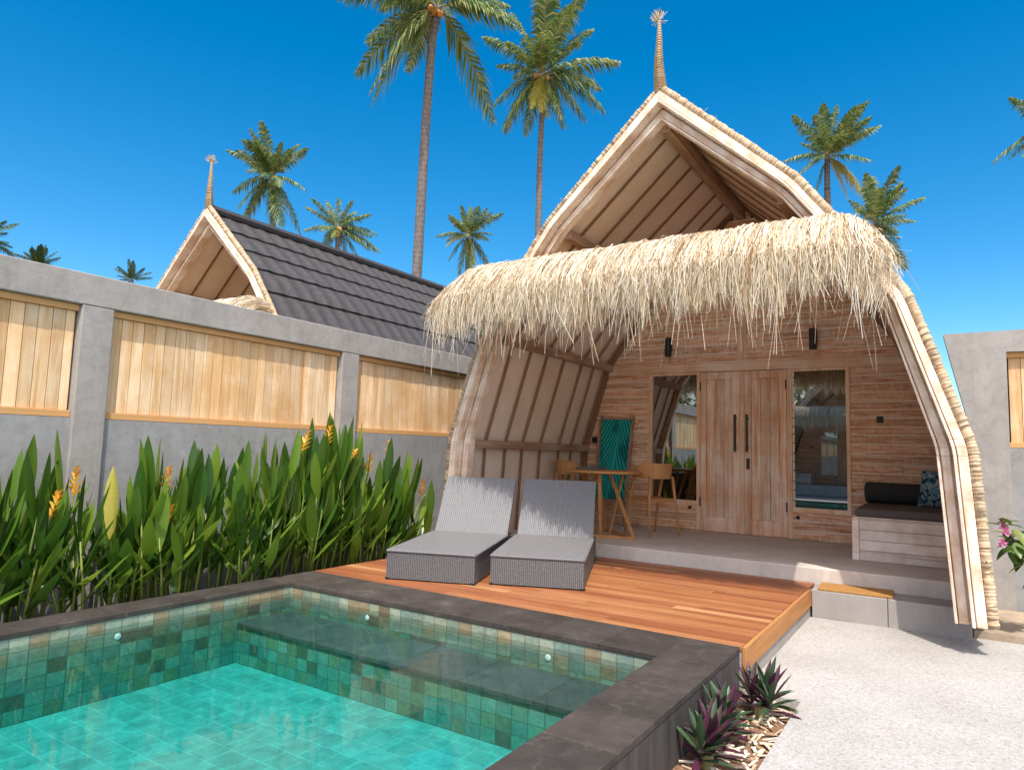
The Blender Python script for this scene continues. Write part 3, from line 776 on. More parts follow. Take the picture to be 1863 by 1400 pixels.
while y < 4.2:
    y1 = min(y+rr.uniform(.36, .44), 4.232)
    if 4.232-y1 < .2: y1 = 4.232
    for a, b in ((-4.808, XL+.008), (XR-.008, -1.080)): mb.box(a, b, y+.0008, y1-.0008, z0, z1+rr.uniform(-.001, .0012))
    y = y1
x = XL+.0085
while x < XR-.02:
    x1 = min(x+rr.uniform(.36, .44), XR-.0085)
    if XR-.0085-x1 < .2: x1 = XR-.0085
    mb.box(x+.0008, x1-.0008, YF-.008, 4.232, z0, z1+rr.uniform(-.001, .0012)); x = x1
x = -4.808
while x < -1.1:
    x1 = min(x+.41, -1.08); mb.box(x+.0008, x1-.0008, YN-.275, YN-.0005, z0, z1); x = x1
local(mb, pool).build('coping', M['coping'], pool, bevel=.004)
for x, y, ax in ((-3.669, YF, (0, -1, 0)), (-2.124, YF, (0, -1, 0)), (XL, 2.41, (1, 0, 0))):
    mb = MB(); mb.lathe([(.020, 0), (.020, .003), (.015, .006), (.006, .007)], (x, y, .085), 16, ax); local(mb, pool).build('nozzle', M['white_plastic'], pool, smooth=False)
mb = MB(); mb.box(XL-.006, XR+.006, YN-.006, YF+.006, ZF-.006, ZW); tag(mb.build('pool_water', M['water']), kind='structure')

# ------------------------------------------------------------------ left fence
fw = empty('garden_fence', (-5.475, 2.5, 0)); tag(fw, 'gray rendered fence with pale pine board panels, left of the pool', 'fence')
XW = -5.475; ZT, ZB, ZP = 2.599, 2.357, 1.502
mb = MB(); mb.box(XW-.20, XW, -7, 14, ZB, ZT); local(mb, fw).build('beam', M['concrete'], fw, bevel=.008)
mb = MB(); mb.box(XW-.17, XW-.035, -7, 14, -.3, ZP-.002); local(mb, fw).build('lower_wall', M['concrete_low'], fw)
ps = [(-5.45+2.625*k, -5.215+2.625*k) for k in range(8)]
ps = [(2.443+2.62*k, 2.677+2.63*k) for k in range(-4, 5)]
for a, b in ps:
    mb = MB(); mb.box(XW-.18, XW-.002, a, b, -.3, ZB-.001); local(mb, fw).build('pillar', M['concrete'], fw, bevel=.008)
for (a, b), (c, d) in zip(ps, ps[1:]):
    mb = MB(); y0, y1 = b+.001, c-.001; rr = random.Random(int(b*100))
    y = y0+.012
    while y < y1-.014:
        yy = min(y+rr.uniform(.085, .098), y1-.012)
        if y1-.012-yy < .04: yy = y1-.012
        mb.box(XW-.105, XW-.075+rr.uniform(0, .006), y+.0022, yy-.0022, ZP+.052, ZB-.052); y = yy
    p = local(mb, fw).build('board_panel', M['fence'], fw, bevel=.002)
    mb = MB(); mb.box(XW-.13, XW-.115, y0, y1, ZP, ZB-.002); local(mb, fw).build('backing_board', M['room'], p)
    mb = MB(); mb.box(XW-.112, XW-.045, y0, y1, ZP, ZP+.05); mb.box(XW-.112, XW-.045, y0, y1, ZB-.05, ZB-.002); local(mb, fw).build('rail', M['fence_rail'], p, bevel=.004)

# ------------------------------------------------------------------ right fence
rw = empty('garden_fence', (1.5, 7.7, 0)); tag(rw, 'gray rendered wall with an orange board panel, right of the hut', 'fence')
Y0 = 7.70
mb = MB(); P = [(-.019, 2.596), (.015, 2.37), (.085, 2.04), (.20, 1.5), (.24, 1.0), (.25, -.3), (.46, -.3), (.46, 2.365), (6, 2.365), (6, 2.61)]
P = [(.25, -.3), (.46, -.3), (.46, 2.40), (6, 2.40), (6, 2.64), (-.03, 2.596), (.015, 2.37), (.085, 2.04), (.20, 1.5), (.24, 1.0)]
n = len(P); vs = [(x, Y0, z) for x, z in P]+[(x, Y0+.2, z) for x, z in P]
fs = [tuple(range(n)), tuple(range(2*n-1, n-1, -1))]+[(i, i+n, (i+1) % n+n, (i+1) % n) for i in range(n)]
mb.faces(vs, fs); local(mb, rw).build('frame_wall', M['concrete'], rw)
mb = MB(); mb.box(.461, 6, Y0+.035, Y0+.17, -.3, 1.512); local(mb, rw).build('lower_wall', M['concrete_low'], rw)
mb = MB(); x = .473
while x < 2.9:
    mb.box(x+.0022, x+.0918, Y0+.075, Y0+.105, 1.562, 2.35); x += .094
p = local(mb, rw).build('board_panel', M['fence'], rw, bevel=.002)
mb = MB(); mb.box(.461, 2.95, Y0+.122, Y0+.14, 1.513, 2.399); local(mb, rw).build('backing_board', M['room'], p)
mb = MB(); mb.box(.462, 2.95, Y0+.045, Y0+.12, 1.513, 1.563); mb.box(.462, 2.95, Y0+.045, Y0+.12, 2.351, 2.399); local(mb, rw).build('rail', M['fence_railx'], p, bevel=.004)
mb = MB(); mb.box(2.96, 3.2, Y0, Y0+.2, -.3, 2.399); local(mb, rw).build('pillar', M['concrete'], rw)

# ------------------------------------------------------------------ loungers
def rbox_uv(mb, c, ax, h):
    """box with metric UVs on each face"""
    c = Vector(c); ax = [Vector(a) for a in ax]
    for i in range(3):
        j, k = (i+1) % 3, (i+2) % 3
        for s in (-1, 1):
            pts = []; uv = []
            for a, b in ((-1, -1), (1, -1), (1, 1), (-1, 1)):
                if s < 0: a, b = b, a
                pts.append(c+ax[i]*h[i]*s+ax[j]*h[j]*a+ax[k]*h[k]*b)
                # v runs with z when there is one
                A, B = a*h[j], b*h[k]
                if j == 2: A, B = B, A
                uv.append((A+5, B+5))
            mb.quad(pts, uv)
def make_lounger():
    r = empty('sun_lounger')
    W = .78; mb = MB()
    # side and front skirts as a sloping closed base
    def zt(y): return .243+.030*min(y/1.2, 1.0)
    y0, y1, L = 0.0, 1.2, 1.62; zb = .010
    def wall(x0, ya, x1, yb, flip):
        n = 8
        for i in range(n):
            xa, xb = x0+(x1-x0)*i/n, x0+(x1-x0)*(i+1)/n; a, b = ya+(yb-ya)*i/n, ya+(yb-ya)*(i+1)/n
            u0 = math.hypot(xa-x0, a-ya)+3; u1 = math.hypot(xb-x0, b-ya)+3
            ta, tb = zt(a), zt(b)
            if a > 1.2: ta = .272-.03*min((a-1.2)/.2, 1)
            if b > 1.2: tb = .272-.03*min((b-1.2)/.2, 1)
            mb.quad([(xa, a, zb), (xb, b, zb), (xb, b, tb), (xa, a, ta)][::-1 if flip else 1], [(u0, zb), (u1, zb), (u1, tb), (u0, ta)][::-1 if flip else 1])
    wall(0, 0, W, 0, False); wall(W, 0, W, L, False); wall(0, 0, 0, L, True); wall(0, L, W, L, True)
    mb.quad([(0, 0, zb), (0, L, zb), (W, L, zb), (W, 0, zb)], [(3, 3), (3, 4), (4, 4), (4, 3)])
    mb.quad([(0, 1.2, .240), (W, 1.2, .240), (W, L, .240), (0, L, .240)], [(3, 3), (4, 3), (4, 4), (3, 4)])
    mb.build('base', M['wicker'], r)
    mb = MB(); n = 10
    for i in range(n):
        a, b = -.004+(1.21)*i/n, -.004+1.21*(i+1)/n
        mb.quad([(-.004, a, zt(max(a, 0))+.004), (W+.004, a, zt(max(a, 0))+.004), (W+.004, b, zt(b)+.004), (-.004, b, zt(b)+.004)], [(3, a), (3+W, a), (3+W, b), (3, b)])
    # rolled edge
    mb.tube([(0, 0, .239), (W, 0, .239)], .011, 8); mb.tube([(0, 0, .239), (0, 1.2, .268)], .011, 8); mb.tube([(W, 0, .239), (W, 1.2, .268)], .011, 8)
    mb.build('seat', M['sling'], r)
    mb = MB(); a = Vector((W/2, 1.225, .265)); d = Vector((0, .36, .55)).normalized(); Lb = .66; nrm = Vector((0, -d.z, d.y))
    rbox_uv(mb, a+d*Lb/2+nrm*-.02, (Vector((1, 0, 0)), d, nrm), (W/2-.008, Lb/2, .022)); mb.build('backrest', M['sling'], r, bevel=.008)
    mb = MB(); top = a+d*Lb*.8+nrm*-.045
    for x in (.10, W-.10):
        mb = MB(); mb.bar((x, top.y, top.z), (x, 1.58, .25), .025, .02); mb.build('prop_stay', M['black'], r)
    for x in (.012, W-.012):
        for y in (.012, L-.012):
            mb = MB(); mb.lathe([(.022, 0), (.024, .01), (.024, .016)], (x, y, 0), 8); mb.build('leg', M['black'], r)
    return r
ROT1, ROT2 = 20.5, 22.5
L1 = make_lounger(); L1.location = (-4.062, 4.37, .234); L1.rotation_euler.z = rad(ROT1)
tag(L1, 'gray wicker sun lounger beside the heliconia plants, nearer the fence', 'sun lounger', 'sun loungers on the deck')
L2 = dup(L1); L2.location = (-3.255, 4.762, .234); L2.rotation_euler.z = rad(ROT2)
tag(L2, 'gray wicker sun lounger in front of the round table, its backrest mostly in shade', 'sun lounger', 'sun loungers on the deck')

# ------------------------------------------------------------------ dining table and chairs
ZT0 = .3695
tb = empty('round_table', (-3.55, 7.53, ZT0)); tag(tb, 'round oak table on splayed legs, standing on the terrace', 'table')
mb = MB(); mb.lathe([(.44, 0), (.468, .008), (.468, .026), (.46, .032)], (0, 0, .742), 48); mb.build('tabletop', M['table'], tb)
angs = [rad(-12), rad(108), rad(228)]
C3 = [Vector((.46*math.cos(a), .46*math.sin(a), .02)) for a in angs]
for a, c in zip(angs, C3):
    mb = MB(); mb.bar(c, (.09*math.cos(a+.9), .09*math.sin(a+.9), .742), .045, .022); mb.build('leg', M['table'], tb, bevel=.003)
    mb = MB(); mb.bar((.10*math.cos(a+1.05), .10*math.sin(a+1.05), .02), (.27*math.cos(a+1.05), .27*math.sin(a+1.05), .742), .042, .022); mb.build('leg', M['table'], tb, bevel=.003)
mb = MB()
for i in range(3):
    a, b = C3[i], C3[(i+1) % 3]; mb.bar(a+Vector((0, 0, -.002*i)), b+Vector((0, 0, -.002*i)), .05, .034)
mb.build('base_frame', M['table'], tb, bevel=.003)
tr = empty('tray', (-3.80, 7.74, 1.1445)); tag(tr, 'flat dark gray tray lying on the round table', 'tray')
mb = MB(); mb.box(-.15, .15, -.10, .10, 0, .012); mb.build('tray_base', M['tray'], tr, bevel=.004)
mb = MB(); mb.box(-.155, .155, -.108, -.101, .001, .03); mb.box(-.155, .155, .101, .108, .001, .03); mb.box(-.158, -.151, -.1005, .1005, .001, .03); mb.box(.151, .158, -.1005, .1005, .001, .03); mb.build('rim', M['tray'], tr)

def make_chair():
    """faces local +Y; curved plywood back band on four splayed legs"""
    r = empty('dining_chair'); 
    mb = MB(); n = 14; vs = []; fs = []
    for i in range(n+1):   # dished seat
        for j in range(9):
            x = -.205+.41*i/n; y = -.20+.41*j/8; k = 1-.0*abs(x)
            x2 = x*(1-.10*max(0, -y)/.2)
            vs.append((x2, y, .452-.018*(1-(x/.205)**2)*(1-((y)/.21)**2)))
    for i in range(n):
        for j in range(8): a = i*9+j; fs.append((a, a+9, a+10, a+1))
    m = len(vs); vs2 = [(x, y, z-.018) for x, y, z in vs]
    mb.faces(vs+vs2, fs+[tuple(q+m for q in reversed(f)) for f in fs])
    rim = [i*9 for i in range(n+1)]+[n*9+j for j in range(1, 9)]+[i*9+8 for i in range(n-1, -1, -1)]+[j for j in range(7, 0, -1)]
    for a, b in zip(rim, rim[1:]+rim[:1]): mb.quad([vs[b], vs[a], vs2[a], vs2[b]])
    mb.build('seat', M['chairwood'], r, smooth=False)
    mb = MB(); n = 30; vs = []; fs = []
    for i in range(n+1):   # back band: a U that drops towards the arms
        t = -1+2*i/n; a = t*rad(112)
        x = .245*math.sin(a); y = -.225*math.cos(a)+.02
        k = max(0, abs(t)-.55)/.45
        top = .875-.085*k**1.5; bot = .69+.02*k
        if abs(t) > .97: top -= .02
        for rr_, zz in ((1, bot), (1, top), (.93, top), (.93, bot)):
            vs.append((x*rr_*(1.02 if zz == top else 1), y*rr_-(.02 if zz == top else 0), zz))
    for i in range(n):
        for k in range(4): k2 = (k+1) % 4; fs.append((i*4+k, (i+1)*4+k, (i+1)*4+k2, i*4+k2))
    fs += [(0, 1, 2, 3), (n*4+3, n*4+2, n*4+1, n*4)]
    mb.faces(vs, fs); mb.build('backrest', M['chairwood'], r, smooth=False)
    for sx in (-1, 1):
        mb = MB(); mb.tube([(sx*.225, -.235, 0), (sx*.20, -.185, .45), (sx*.175, -.165, .72)], [.013, .018, .017], 8); mb.build('leg', M['chairwood'], r, smooth=True)
        mb = MB(); mb.tube([(sx*.235, .235, 0), (sx*.225, .15, .45), (sx*.225, .07, .72)], [.013, .018, .016], 8); mb.build('leg', M['chairwood'], r, smooth=True)
    mb = MB(); mb.box(-.20, .20, -.185, -.16, .405, .432); mb.box(-.215, .215, .14, .165, .405, .432); mb.box(-.205, -.18, -.16, .14, .406, .431); mb.box(.18, .205, -.16, .14, .406, .431); mb.build('seat_frame', M['chairwood'], r)
    return r
ch = make_chair(); ch.location = (-3.115, 8.055, ZT0); ch.rotation_euler.z = rad(60.6)
tag(ch, 'oak dining chair to the right of the table, its back towards the door', 'chair', 'oak chairs at the round table')
ch2 = dup(ch); ch2.location = (-4.20, 7.98, ZT0); ch2.rotation_euler.z = rad(-75)
tag(ch2, 'oak dining chair left of the table, mostly hidden by the lounger backrest', 'chair', 'oak chairs at the round table')

# ------------------------------------------------------------------ folded deck chair with the leaf print
dc = empty('folding_deckchair', (-4.0, 8.62, ZT0)); tag(dc, 'folded deckchair of teal palm leaf canvas leaning on the board wall', 'deckchair')
lean = Vector((0, .33, 1.50)).normalized(); nrm = Vector((0, -lean.z, lean.y))
mb = MB(); N = 10; W0 = .225
for i in range(N):
    t0, t1 = .36+(1.50-.36)*i/N, .36+(1.50-.36)*(i+1)/N
    s0 = .03*math.sin(i/N*math.pi); s1 = .03*math.sin((i+1)/N*math.pi)
    for q in (0, 1):
        off = nrm*(.0 if q == 0 else -.006)
        P = [lean*t0-nrm*s0+Vector((-W0, 0, 0))+off, lean*t0-nrm*s0+Vector((W0, 0, 0))+off, lean*t1-nrm*s1+Vector((W0, 0, 0))+off, lean*t1-nrm*s1+Vector((-W0, 0, 0))+off]
        U = [(0, (t0-.36)/1.14), (1, (t0-.36)/1.14), (1, (t1-.36)/1.14), (0, (t1-.36)/1.14)]
        if q: P.reverse(); U.reverse()
        mb.quad(P, U)
mb.build('canvas', M['palmcloth'], dc)
for sx in (-1, 1):
    mb = MB(); mb.bar(Vector((sx*(W0+.02), 0, 0)), Vector((sx*(W0+.02), 0, 0))+lean*1.56, .028, .045, up=(0, 1, 0)); mb.build('side_rail', M['purlin'], dc, bevel=.003)
mb = MB(); mb.bar(Vector((-W0-.004, 0, 0))+lean*1.515, Vector((W0+.004, 0, 0))+lean*1.515, .026, .03); mb.bar(Vector((-W0-.004, 0, 0))+lean*.33, Vector((W0+.004, 0, 0))+lean*.33, .026, .03); mb.build('cross_bar', M['purlin'], dc)

# ------------------------------------------------------------------ cushions on the bench
def rounded(name, mat, size, loc, rz=0, r=.035, sub=None):
    x, y, z = size; mb = MB(); mb.box(-x/2, x/2, -y/2, y/2, 0, z); o = mb.build(name, mat, None, bevel=r); o.modifiers['b'].segments = 4
    o.location = loc; o.rotation_euler.z = rz; return o
o = rounded('seat_cushion', M['cushion'], (.76, 1.34, .083), (HX+1.418+.40, 6+1.62+.68, .798), 0, .025)
tag(o, 'flat taupe seat cushion covering the wooden bench', 'cushion')
mb = MB(); mb.lathe([(.085, -.335), (.110, -.325), (.116, -.29), (.116, .29), (.110, .325), (.085, .335)], (0, 0, .116), 24, (1, 0, 0))
o = mb.build('bolster', M['bolster'], smooth=True); o.location = (-.50, 8.78, .8815); tag(o, 'long charcoal bolster lying on the bench cushion against the wall', 'bolster')
def make_pillow(w, h, t):
    mb = MB(); n = 12; vs = []; fs = []
    for s in (1, -1):
        for i in range(n+1):
            for j in range(n+1):
                u, v = -1+2*i/n, -1+2*j/n; b = max(0, (1-u**4)*(1-v**4))**.5
                pin = 1-.07*(1-abs(u))*abs(v)**3-.0
                vs.append((u*w/2*(1-.06*(1-v*v)*0-.05*abs(u)*(1-abs(v))), s*t/2*b, v*h/2*(1-.05*abs(v)*(1-abs(u)))+h/2))
    m = (n+1)**2
    for s in (0, 1):
        for i in range(n):
            for j in range(n):
                a = s*m+i*(n+1)+j; q = (a, a+n+1, a+n+2, a+1); fs.append(q[::-1] if s else q)
    mb.faces(vs, fs); return mb
o = make_pillow(.40, .40, .15).build('throw_pillow', M['pillow'], smooth=True); o.location = (-.14, 8.56, .882); o.rotation_euler = (rad(-14), 0, rad(-28))
tag(o, 'blue and white leaf print pillow standing at the right end of the bench', 'pillow')
mb = MB(); mb.box(-.285, .285, -.165, .165, 0, .022); o = mb.build('doormat', M['coir'], bevel=.006); o.location = (-.72, 6.655, .2285); o.rotation_euler.z = rad(3); tag(o, 'orange coir doormat on the concrete step', 'doormat')

# ------------------------------------------------------------------ plants
def blade(mb, base, d, L, W, droop, fold=.25, n=8, side=None, petiole=0.0):
    d = Vector(d).normalized(); base = Vector(base); up = Vector((0, 0, 1))
    sx = side or d.cross(up)
    if sx.length < .05: sx = Vector((1, 0, 0))
    sx = (sx - d*sx.dot(d)).normalized(); nrm = sx.cross(d).normalized()
    vs = []; fs = []; uv = []
    for i in range(n+1):
        t = i/n; p = base+d*(L*t)+Vector((0, 0, -1))*(droop*L*t*t)
        w = W*.5*(math.sin(math.pi*min(1, (t*.94+.045)))**.72)*(1.0 if t < .7 else 1-(t-.7)*.9)
        if i == n: w = .001
        f = nrm*(w*fold)
        vs += [p-sx*w+f, p, p+sx*w+f]
    for i in range(n):
        a = 3*i
        for q in ((a, a+1, a+4, a+3), (a+1, a+2, a+5, a+4)):
            fs.append(q); uv.append([(0, i/n), (.5, i/n), (.5, (i+1)/n), (0, (i+1)/n)])
    mb.faces(vs, fs, uv)

def flower_spike(mb, p, d, L, rr):
    d = Vector(d).normalized(); s = d.orthogonal().normalized(); q = d.cross(s)
    n = 9
    for i in range(n):
        t = i/n; a = (i % 2)*math.pi+rr.uniform(-.4, .4); o = s*math.cos(a)+q*math.sin(a)
        blade(mb, Vector(p)+d*L*t, (o*(.9-.5*t)+d*.9), L*(.46-.22*t), .042, -.1, .6, 4)
    mb.tube([p, Vector(p)+d*L], .006, 5)

rr = random.Random(77)
def heliconia(x, y, h, nst, spread, lab, lean=(0, 0), flowers=()):
    c = empty('heliconia_plant', (x, y, .03)); tag(c, lab, 'plant', 'heliconias in the bed along the fence')
    lf, st = MB(), MB()
    for i in range(nst):
        a = rr.uniform(0, 6.28); r = spread*math.sqrt(rr.random()); bx, by = r*math.cos(a)*.75, r*math.sin(a)*1.1
        hh = h*(.5+.5*rr.random()**.8); tilt = Vector((bx*.55+lean[0]+rr.gauss(0, .06), by*.5+lean[1]+rr.gauss(0, .07), 1)).normalized()
        sl = hh*.66; base = Vector((bx, by, 0)); top = base+tilt*sl
        st.tube([base, base+tilt*sl*.5+Vector((rr.gauss(0, .008), rr.gauss(0, .008), 0)), top], [.0125, .010, .005], 6)
        nl = rr.randint(5, 7)
        ph = rr.uniform(0, 3.14)
        for k in range(nl):
            t = .34+.66*k/(nl-1); p = base+tilt*sl*t
            az = ph+(k % 2)*math.pi+rr.gauss(0, .45); el = rad(42+40*(k/(nl-1))+rr.gauss(0, 9))
            d = Vector((math.cos(az)*math.cos(el), math.sin(az)*math.cos(el), math.sin(el)))+tilt*.25
            Lf = rr.uniform(.34, .52)*(.75+.35*hh/1.2)*(1 if k < nl-1 else 1.08)
            sd = Vector((-math.sin(az), math.cos(az), rr.gauss(0, .35)))
            blade(lf, p, d, Lf, Lf*rr.uniform(.135, .19), rr.uniform(.02, .22)*(1-.6*k/(nl-1)), rr.uniform(.2, .5), 8, sd)
    for fx, fy, fz in flowers:
        p = Vector((fx-x, fy-y, fz-.03-.15)); b = Vector((p.x*.3, p.y*.35, 0))
        st.tube([b, (b+p)/2+Vector((0, 0, .05)), p], [.010, .008, .005], 6)
        fl = MB(); flower_spike(fl, p, Vector((rr.gauss(0, .2), rr.gauss(.1, .2), 1)), .19, rr); fl.build('flower', M['helflower'], c)
    st.build('stem', M['helstem'], c, smooth=True); lf.build('leaf_blade', M['heliconia'], c, smooth=True)
    return c
HP = [
 (-5.15, 1.35, 1.05, 8, .20, 'leafy green heliconia clump at the far left end of the bed', ()),
 (-5.08, 1.72, 1.08, 8, .20, 'low green heliconia clump left of the nearest fence pillar, with one yellowing leaf', ()),
 (-5.18, 2.10, 1.30, 9, .20, 'tall heliconia clump with an orange flower, left of the nearest fence pillar', ((-5.05, 2.17, .95),)),
 (-5.06, 2.46, 1.02, 8, .18, 'heliconia clump with a withered flower in front of the nearest fence pillar', ((-5.05, 2.30, 1.10),)),
 (-5.20, 2.78, .92, 7, .16, 'short heliconia clump just right of the nearest fence pillar', ()),
 (-5.10, 3.06, 1.30, 9, .20, 'heliconia clump with small orange buds before the middle fence panel', ((-5.05, 3.0, .82), (-5.05, 2.93, 1.10))),
 (-5.16, 3.42, 1.38, 9, .20, 'flowerless heliconia clump before the middle of the long fence panel', ()),
 (-5.06, 3.76, 1.22, 9, .19, 'dense dark heliconia clump with a shaded gap at its right', ()),
 (-5.18, 4.10, 1.58, 10, .22, 'tall heliconia clump topped by a yellow flower, before the long panel', ((-5.02, 4.2, 1.44),)),
 (-5.08, 4.42, 1.62, 10, .22, 'heliconia clump with several orange flowers left of the second fence pillar', ((-5.02, 4.48, 1.49), (-5.02, 4.47, 1.19))),
 (-5.20, 4.72, 1.70, 10, .22, 'tallest heliconia clump with erect leaves before the second fence pillar', ((-5.02, 4.84, 1.28),)),
 (-5.06, 5.02, 1.48, 10, .22, 'heliconia clump with a slanting yellow flower right of the second fence pillar', ((-5.02, 5.05, 1.22),)),
 (-5.14, 5.32, 1.30, 10, .24, 'heliconia clump with a twin orange flower spike beside the sun lounger', ((-5.05, 5.39, 1.36),)),
 (-5.10, 5.62, 1.05, 9, .24, 'leaning heliconia clump at the end of the bed with one outlying flower', ((-5.05, 5.93, .95),)),
]
for x, y, h, ns, sp, lab, fl in HP:
    heliconia(x, y, h*1.0, ns+3, sp, lab, (.05, .10 if y > 5 else 0), fl)

def rhoeo(x, y, s, lab):
    c = empty('rhoeo_plant', (x, y, -.04)); tag(c, lab, 'plant', 'purple leaved rosettes in the flower bed')
    mb = MB()
    for k in range(4):
        ox, oy = rr.gauss(0, .045), rr.gauss(0, .055); n = 13
        for i in range(n):
            a = i*2.4+rr.gauss(0, .2); t = i/n; el = rad(12+66*t+rr.gauss(0, 6))
            d = Vector((math.cos(a)*math.cos(el), math.sin(a)*math.cos(el), math.sin(el))); L = s*rr.uniform(.75, 1.05)*(.17+.06*(1-abs(t-.5)))
            blade(mb, (ox, oy, .04+.07*t), d, L, .036, .12*(1-t), .5, 6)
    mb.build('leaf', M['rhoeo'], c, smooth=True)
    mb = MB(); mb.tube([(0, 0, 0), (0, 0, .06)], .03, 8); mb.build('stem', M['rachis'], c)
rhoeo(-.90, 3.93, 1.0, 'purple and green rosette plant nearest the corner of the deck')
rhoeo(-.95, 3.56, .95, 'purple and green rosette plant between the other two rosettes')
rhoeo(-.96, 3.18, .95, 'purple and green rosette plant cut off by the bottom of the picture')

# pink flowering shrub at the right edge
c = empty('flowering_shrub', (.62, 6.95, .05)); tag(c, 'shrub with pink flowers and green leaves in front of the right wall', 'shrub')
lf, fl, st = MB(), MB(), MB()
for i in range(9):
    tip = Vector((rr.uniform(-.34, .2), rr.uniform(-.5, -.1), rr.uniform(.58, .92))); st.tube([(0, 0, 0), tip*.5+Vector((.05, .05, .1)), tip], [.012, .009, .004], 5)
    for k in range(7):
        p = tip*rr.uniform(.75, 1.05); a = rr.uniform(0, 6.28); el = rr.uniform(-.7, .6)
        blade(lf, p, (math.cos(a)*math.cos(el), math.sin(a)*math.cos(el), math.sin(el)), rr.uniform(.10, .17), .07, .3, .3, 6)
for i in range(10):
    p = Vector((rr.uniform(-.36, .1), rr.uniform(-.55, -.3), rr.uniform(.62, .92)))
    fl = MB()
    for k in range(5): a = k*1.256; blade(fl, p, (math.cos(a), -.5, math.sin(a)), .042, .036, 0, .3, 4)
    fl.build('flower', M['pink'], c)
st.build('stem', M['rachis'], c, smooth=True); lf.build('leaf', M['bougain_leaf'], c, smooth=True)

# ------------------------------------------------------------------ palms
def frond(mb, rac, c, tip, droop, rr, wid=1.0, nl=62):
    c = Vector(c); tip = Vector(tip); L = (tip-c).length; g = Vector((0, 0, -droop*L)); v = tip-c-g
    P = lambda t: c+v*t+g*t*t
    rac.tube([P(i/7) for i in range(8)], [.05*L/4*(1-.85*i/7) for i in range(8)], 4)
    for i in range(nl):
        t = .12+.88*i/(nl-1); p = P(t); tan = (P(min(t+.02, 1.02))-P(t-.02)).normalized()
        sx = tan.cross(Vector((0, 0, 1)))
        if sx.length < .1: sx = Vector((rr.gauss(0, 1), rr.gauss(0, 1), 0))
        sx.normalize(); up = sx.cross(tan)
        ll = L*.23*wid*(math.sin(math.pi*min(.97, .16+.80*t))**.7)*rr.uniform(.8, 1.1)
        for s in (-1, 1):
            d = (sx*s*rr.uniform(.7, 1.0)+tan*rr.uniform(.55, .9)+up*rr.uniform(-.1, .35)).normalized()
            e = p+d*ll+Vector((0, 0, -1))*ll*rr.uniform(.35, .85); m = p+d*ll*.5+Vector((0, 0, -1))*ll*.06
            w = L*.0115*rr.uniform(.8, 1.2); q = tan*w
            mb.faces([p-q*.6, p+q*.6, m+q, m-q, e], [(0, 1, 2, 3), (3, 2, 4)])
def palm(name, lab, cu, cv, dist, tips, trunk, width=.30, mat='frond', droop=.32, nuts=0, seed=1, yellow=(), extra=7):
    rr = random.Random(seed); C0 = CP+ray(cu, cv)*dist; sc = dist/CF
    base = CP+ray(*trunk[-1])*dist; prev = CP+ray(*trunk[-2])*dist if len(trunk) > 1 else C0
    slope = (base-prev)/max(.01, prev.z-base.z)
    g = base+slope*(base.z+.6)*.8; g.z = -.6
    root = empty(name, (g.x, g.y, -.6)); tag(root, lab, 'palm tree', 'coconut palms behind the huts')
    O = Vector((g.x, g.y, -.6))
    mb, rac, ym = MB(), MB(), MB()
    right = CR; up = CU; fw = CD
    def fr(m, dx, dy, depth, dr):
        c = C0; tip = C0+right*dx*sc+up*dy*sc+fw*depth*sc; tip = tip
        frond(m, rac, c-O, tip-O, dr, rr, 1.0)
    for dx, dy in tips:
        r = math.hypot(dx, dy); fr(mb, dx, dy, rr.uniform(-.35, .35)*r, droop*(1.25 if dy < 0 else .8)*rr.uniform(.8, 1.2))
    R0 = sum(math.hypot(*t) for t in tips)/len(tips)
    for dx, dy in tips[::2]:
        q = rr.uniform(.72, .95); fr(mb, dx*q+rr.gauss(0, .12)*R0, dy*q+rr.gauss(0, .12)*R0, rr.choice((-1, 1))*rr.uniform(.25, .6)*R0, droop*rr.uniform(.9, 1.3))
    for i in range(extra):  # fronds pointing to and from the viewer
        dx = rr.uniform(-.5, .5)*R0; dy = rr.uniform(-.45, .75)*R0; fr(mb, dx, dy, rr.choice((-1, 1))*rr.uniform(.6, .95)*R0, droop*rr.uniform(.8, 1.3))
    for dx, dy in yellow: fr(ym, dx, dy, -rr.uniform(.1, .3)*R0, droop*1.4)
    cr = mb.build('crown', M[mat], root)
    rac.build('frond_stalk', M['rachis'], cr)
    if yellow: ym.build('yellow_frond', M['frond_yellow'], cr)
    if nuts:
        mb = MB()
        for i in range(nuts):
            a = rr.uniform(0, 6.28); p = C0-O+right*rr.uniform(-.30, .30)+fw*-rr.uniform(.1, .4)+Vector((0, 0, -rr.uniform(.1, .5)))
            mb.lathe([(.03, -.13), (.10, -.07), (.125, 0), (.10, .08), (.03, .13)], p, 8)
        mb.build('coconut', M['coconut'], cr, smooth=True)
    pts = [g-O]+[CP+ray(u, v)*dist-O for u, v in reversed(trunk)]+[C0-O]
    # smooth the trunk
    Q = []
    for i in range(len(pts)-1):
        p0, p1, p2, p3 = pts[max(i-1, 0)], pts[i], pts[i+1], pts[min(i+2, len(pts)-1)]
        for k in range(6):
            f = k/6; Q.append(.5*((2*p1)+(p2-p0)*f+(2*p0-5*p1+4*p2-p3)*f*f+(-p0+3*p1-3*p2+p3)*f**3))
    Q.append(pts[-1]); mb = MB(); n = len(Q)
    mb.tube(Q, [width*.5*(1.15-.35*i/(n-1))*(1.0+.04*(i % 2)) for i in range(n)], 10); mb.build('trunk', M['trunk'], root, smooth=True)
palm('palm_tree', 'tallest palm, its crown cut by the top of the picture, left of the hut', 797, 12, 26, [(-170, -2), (-155, -108), (-110, -190), (98, -180), (148, -50), (128, 10), (-100, 60), (-40, 130), (60, 125), (115, 75), (-150, 50)], [(788, 60), (780, 150), (770, 300), (758, 505)], .345, nuts=5, seed=3, droop=.36, extra=6)
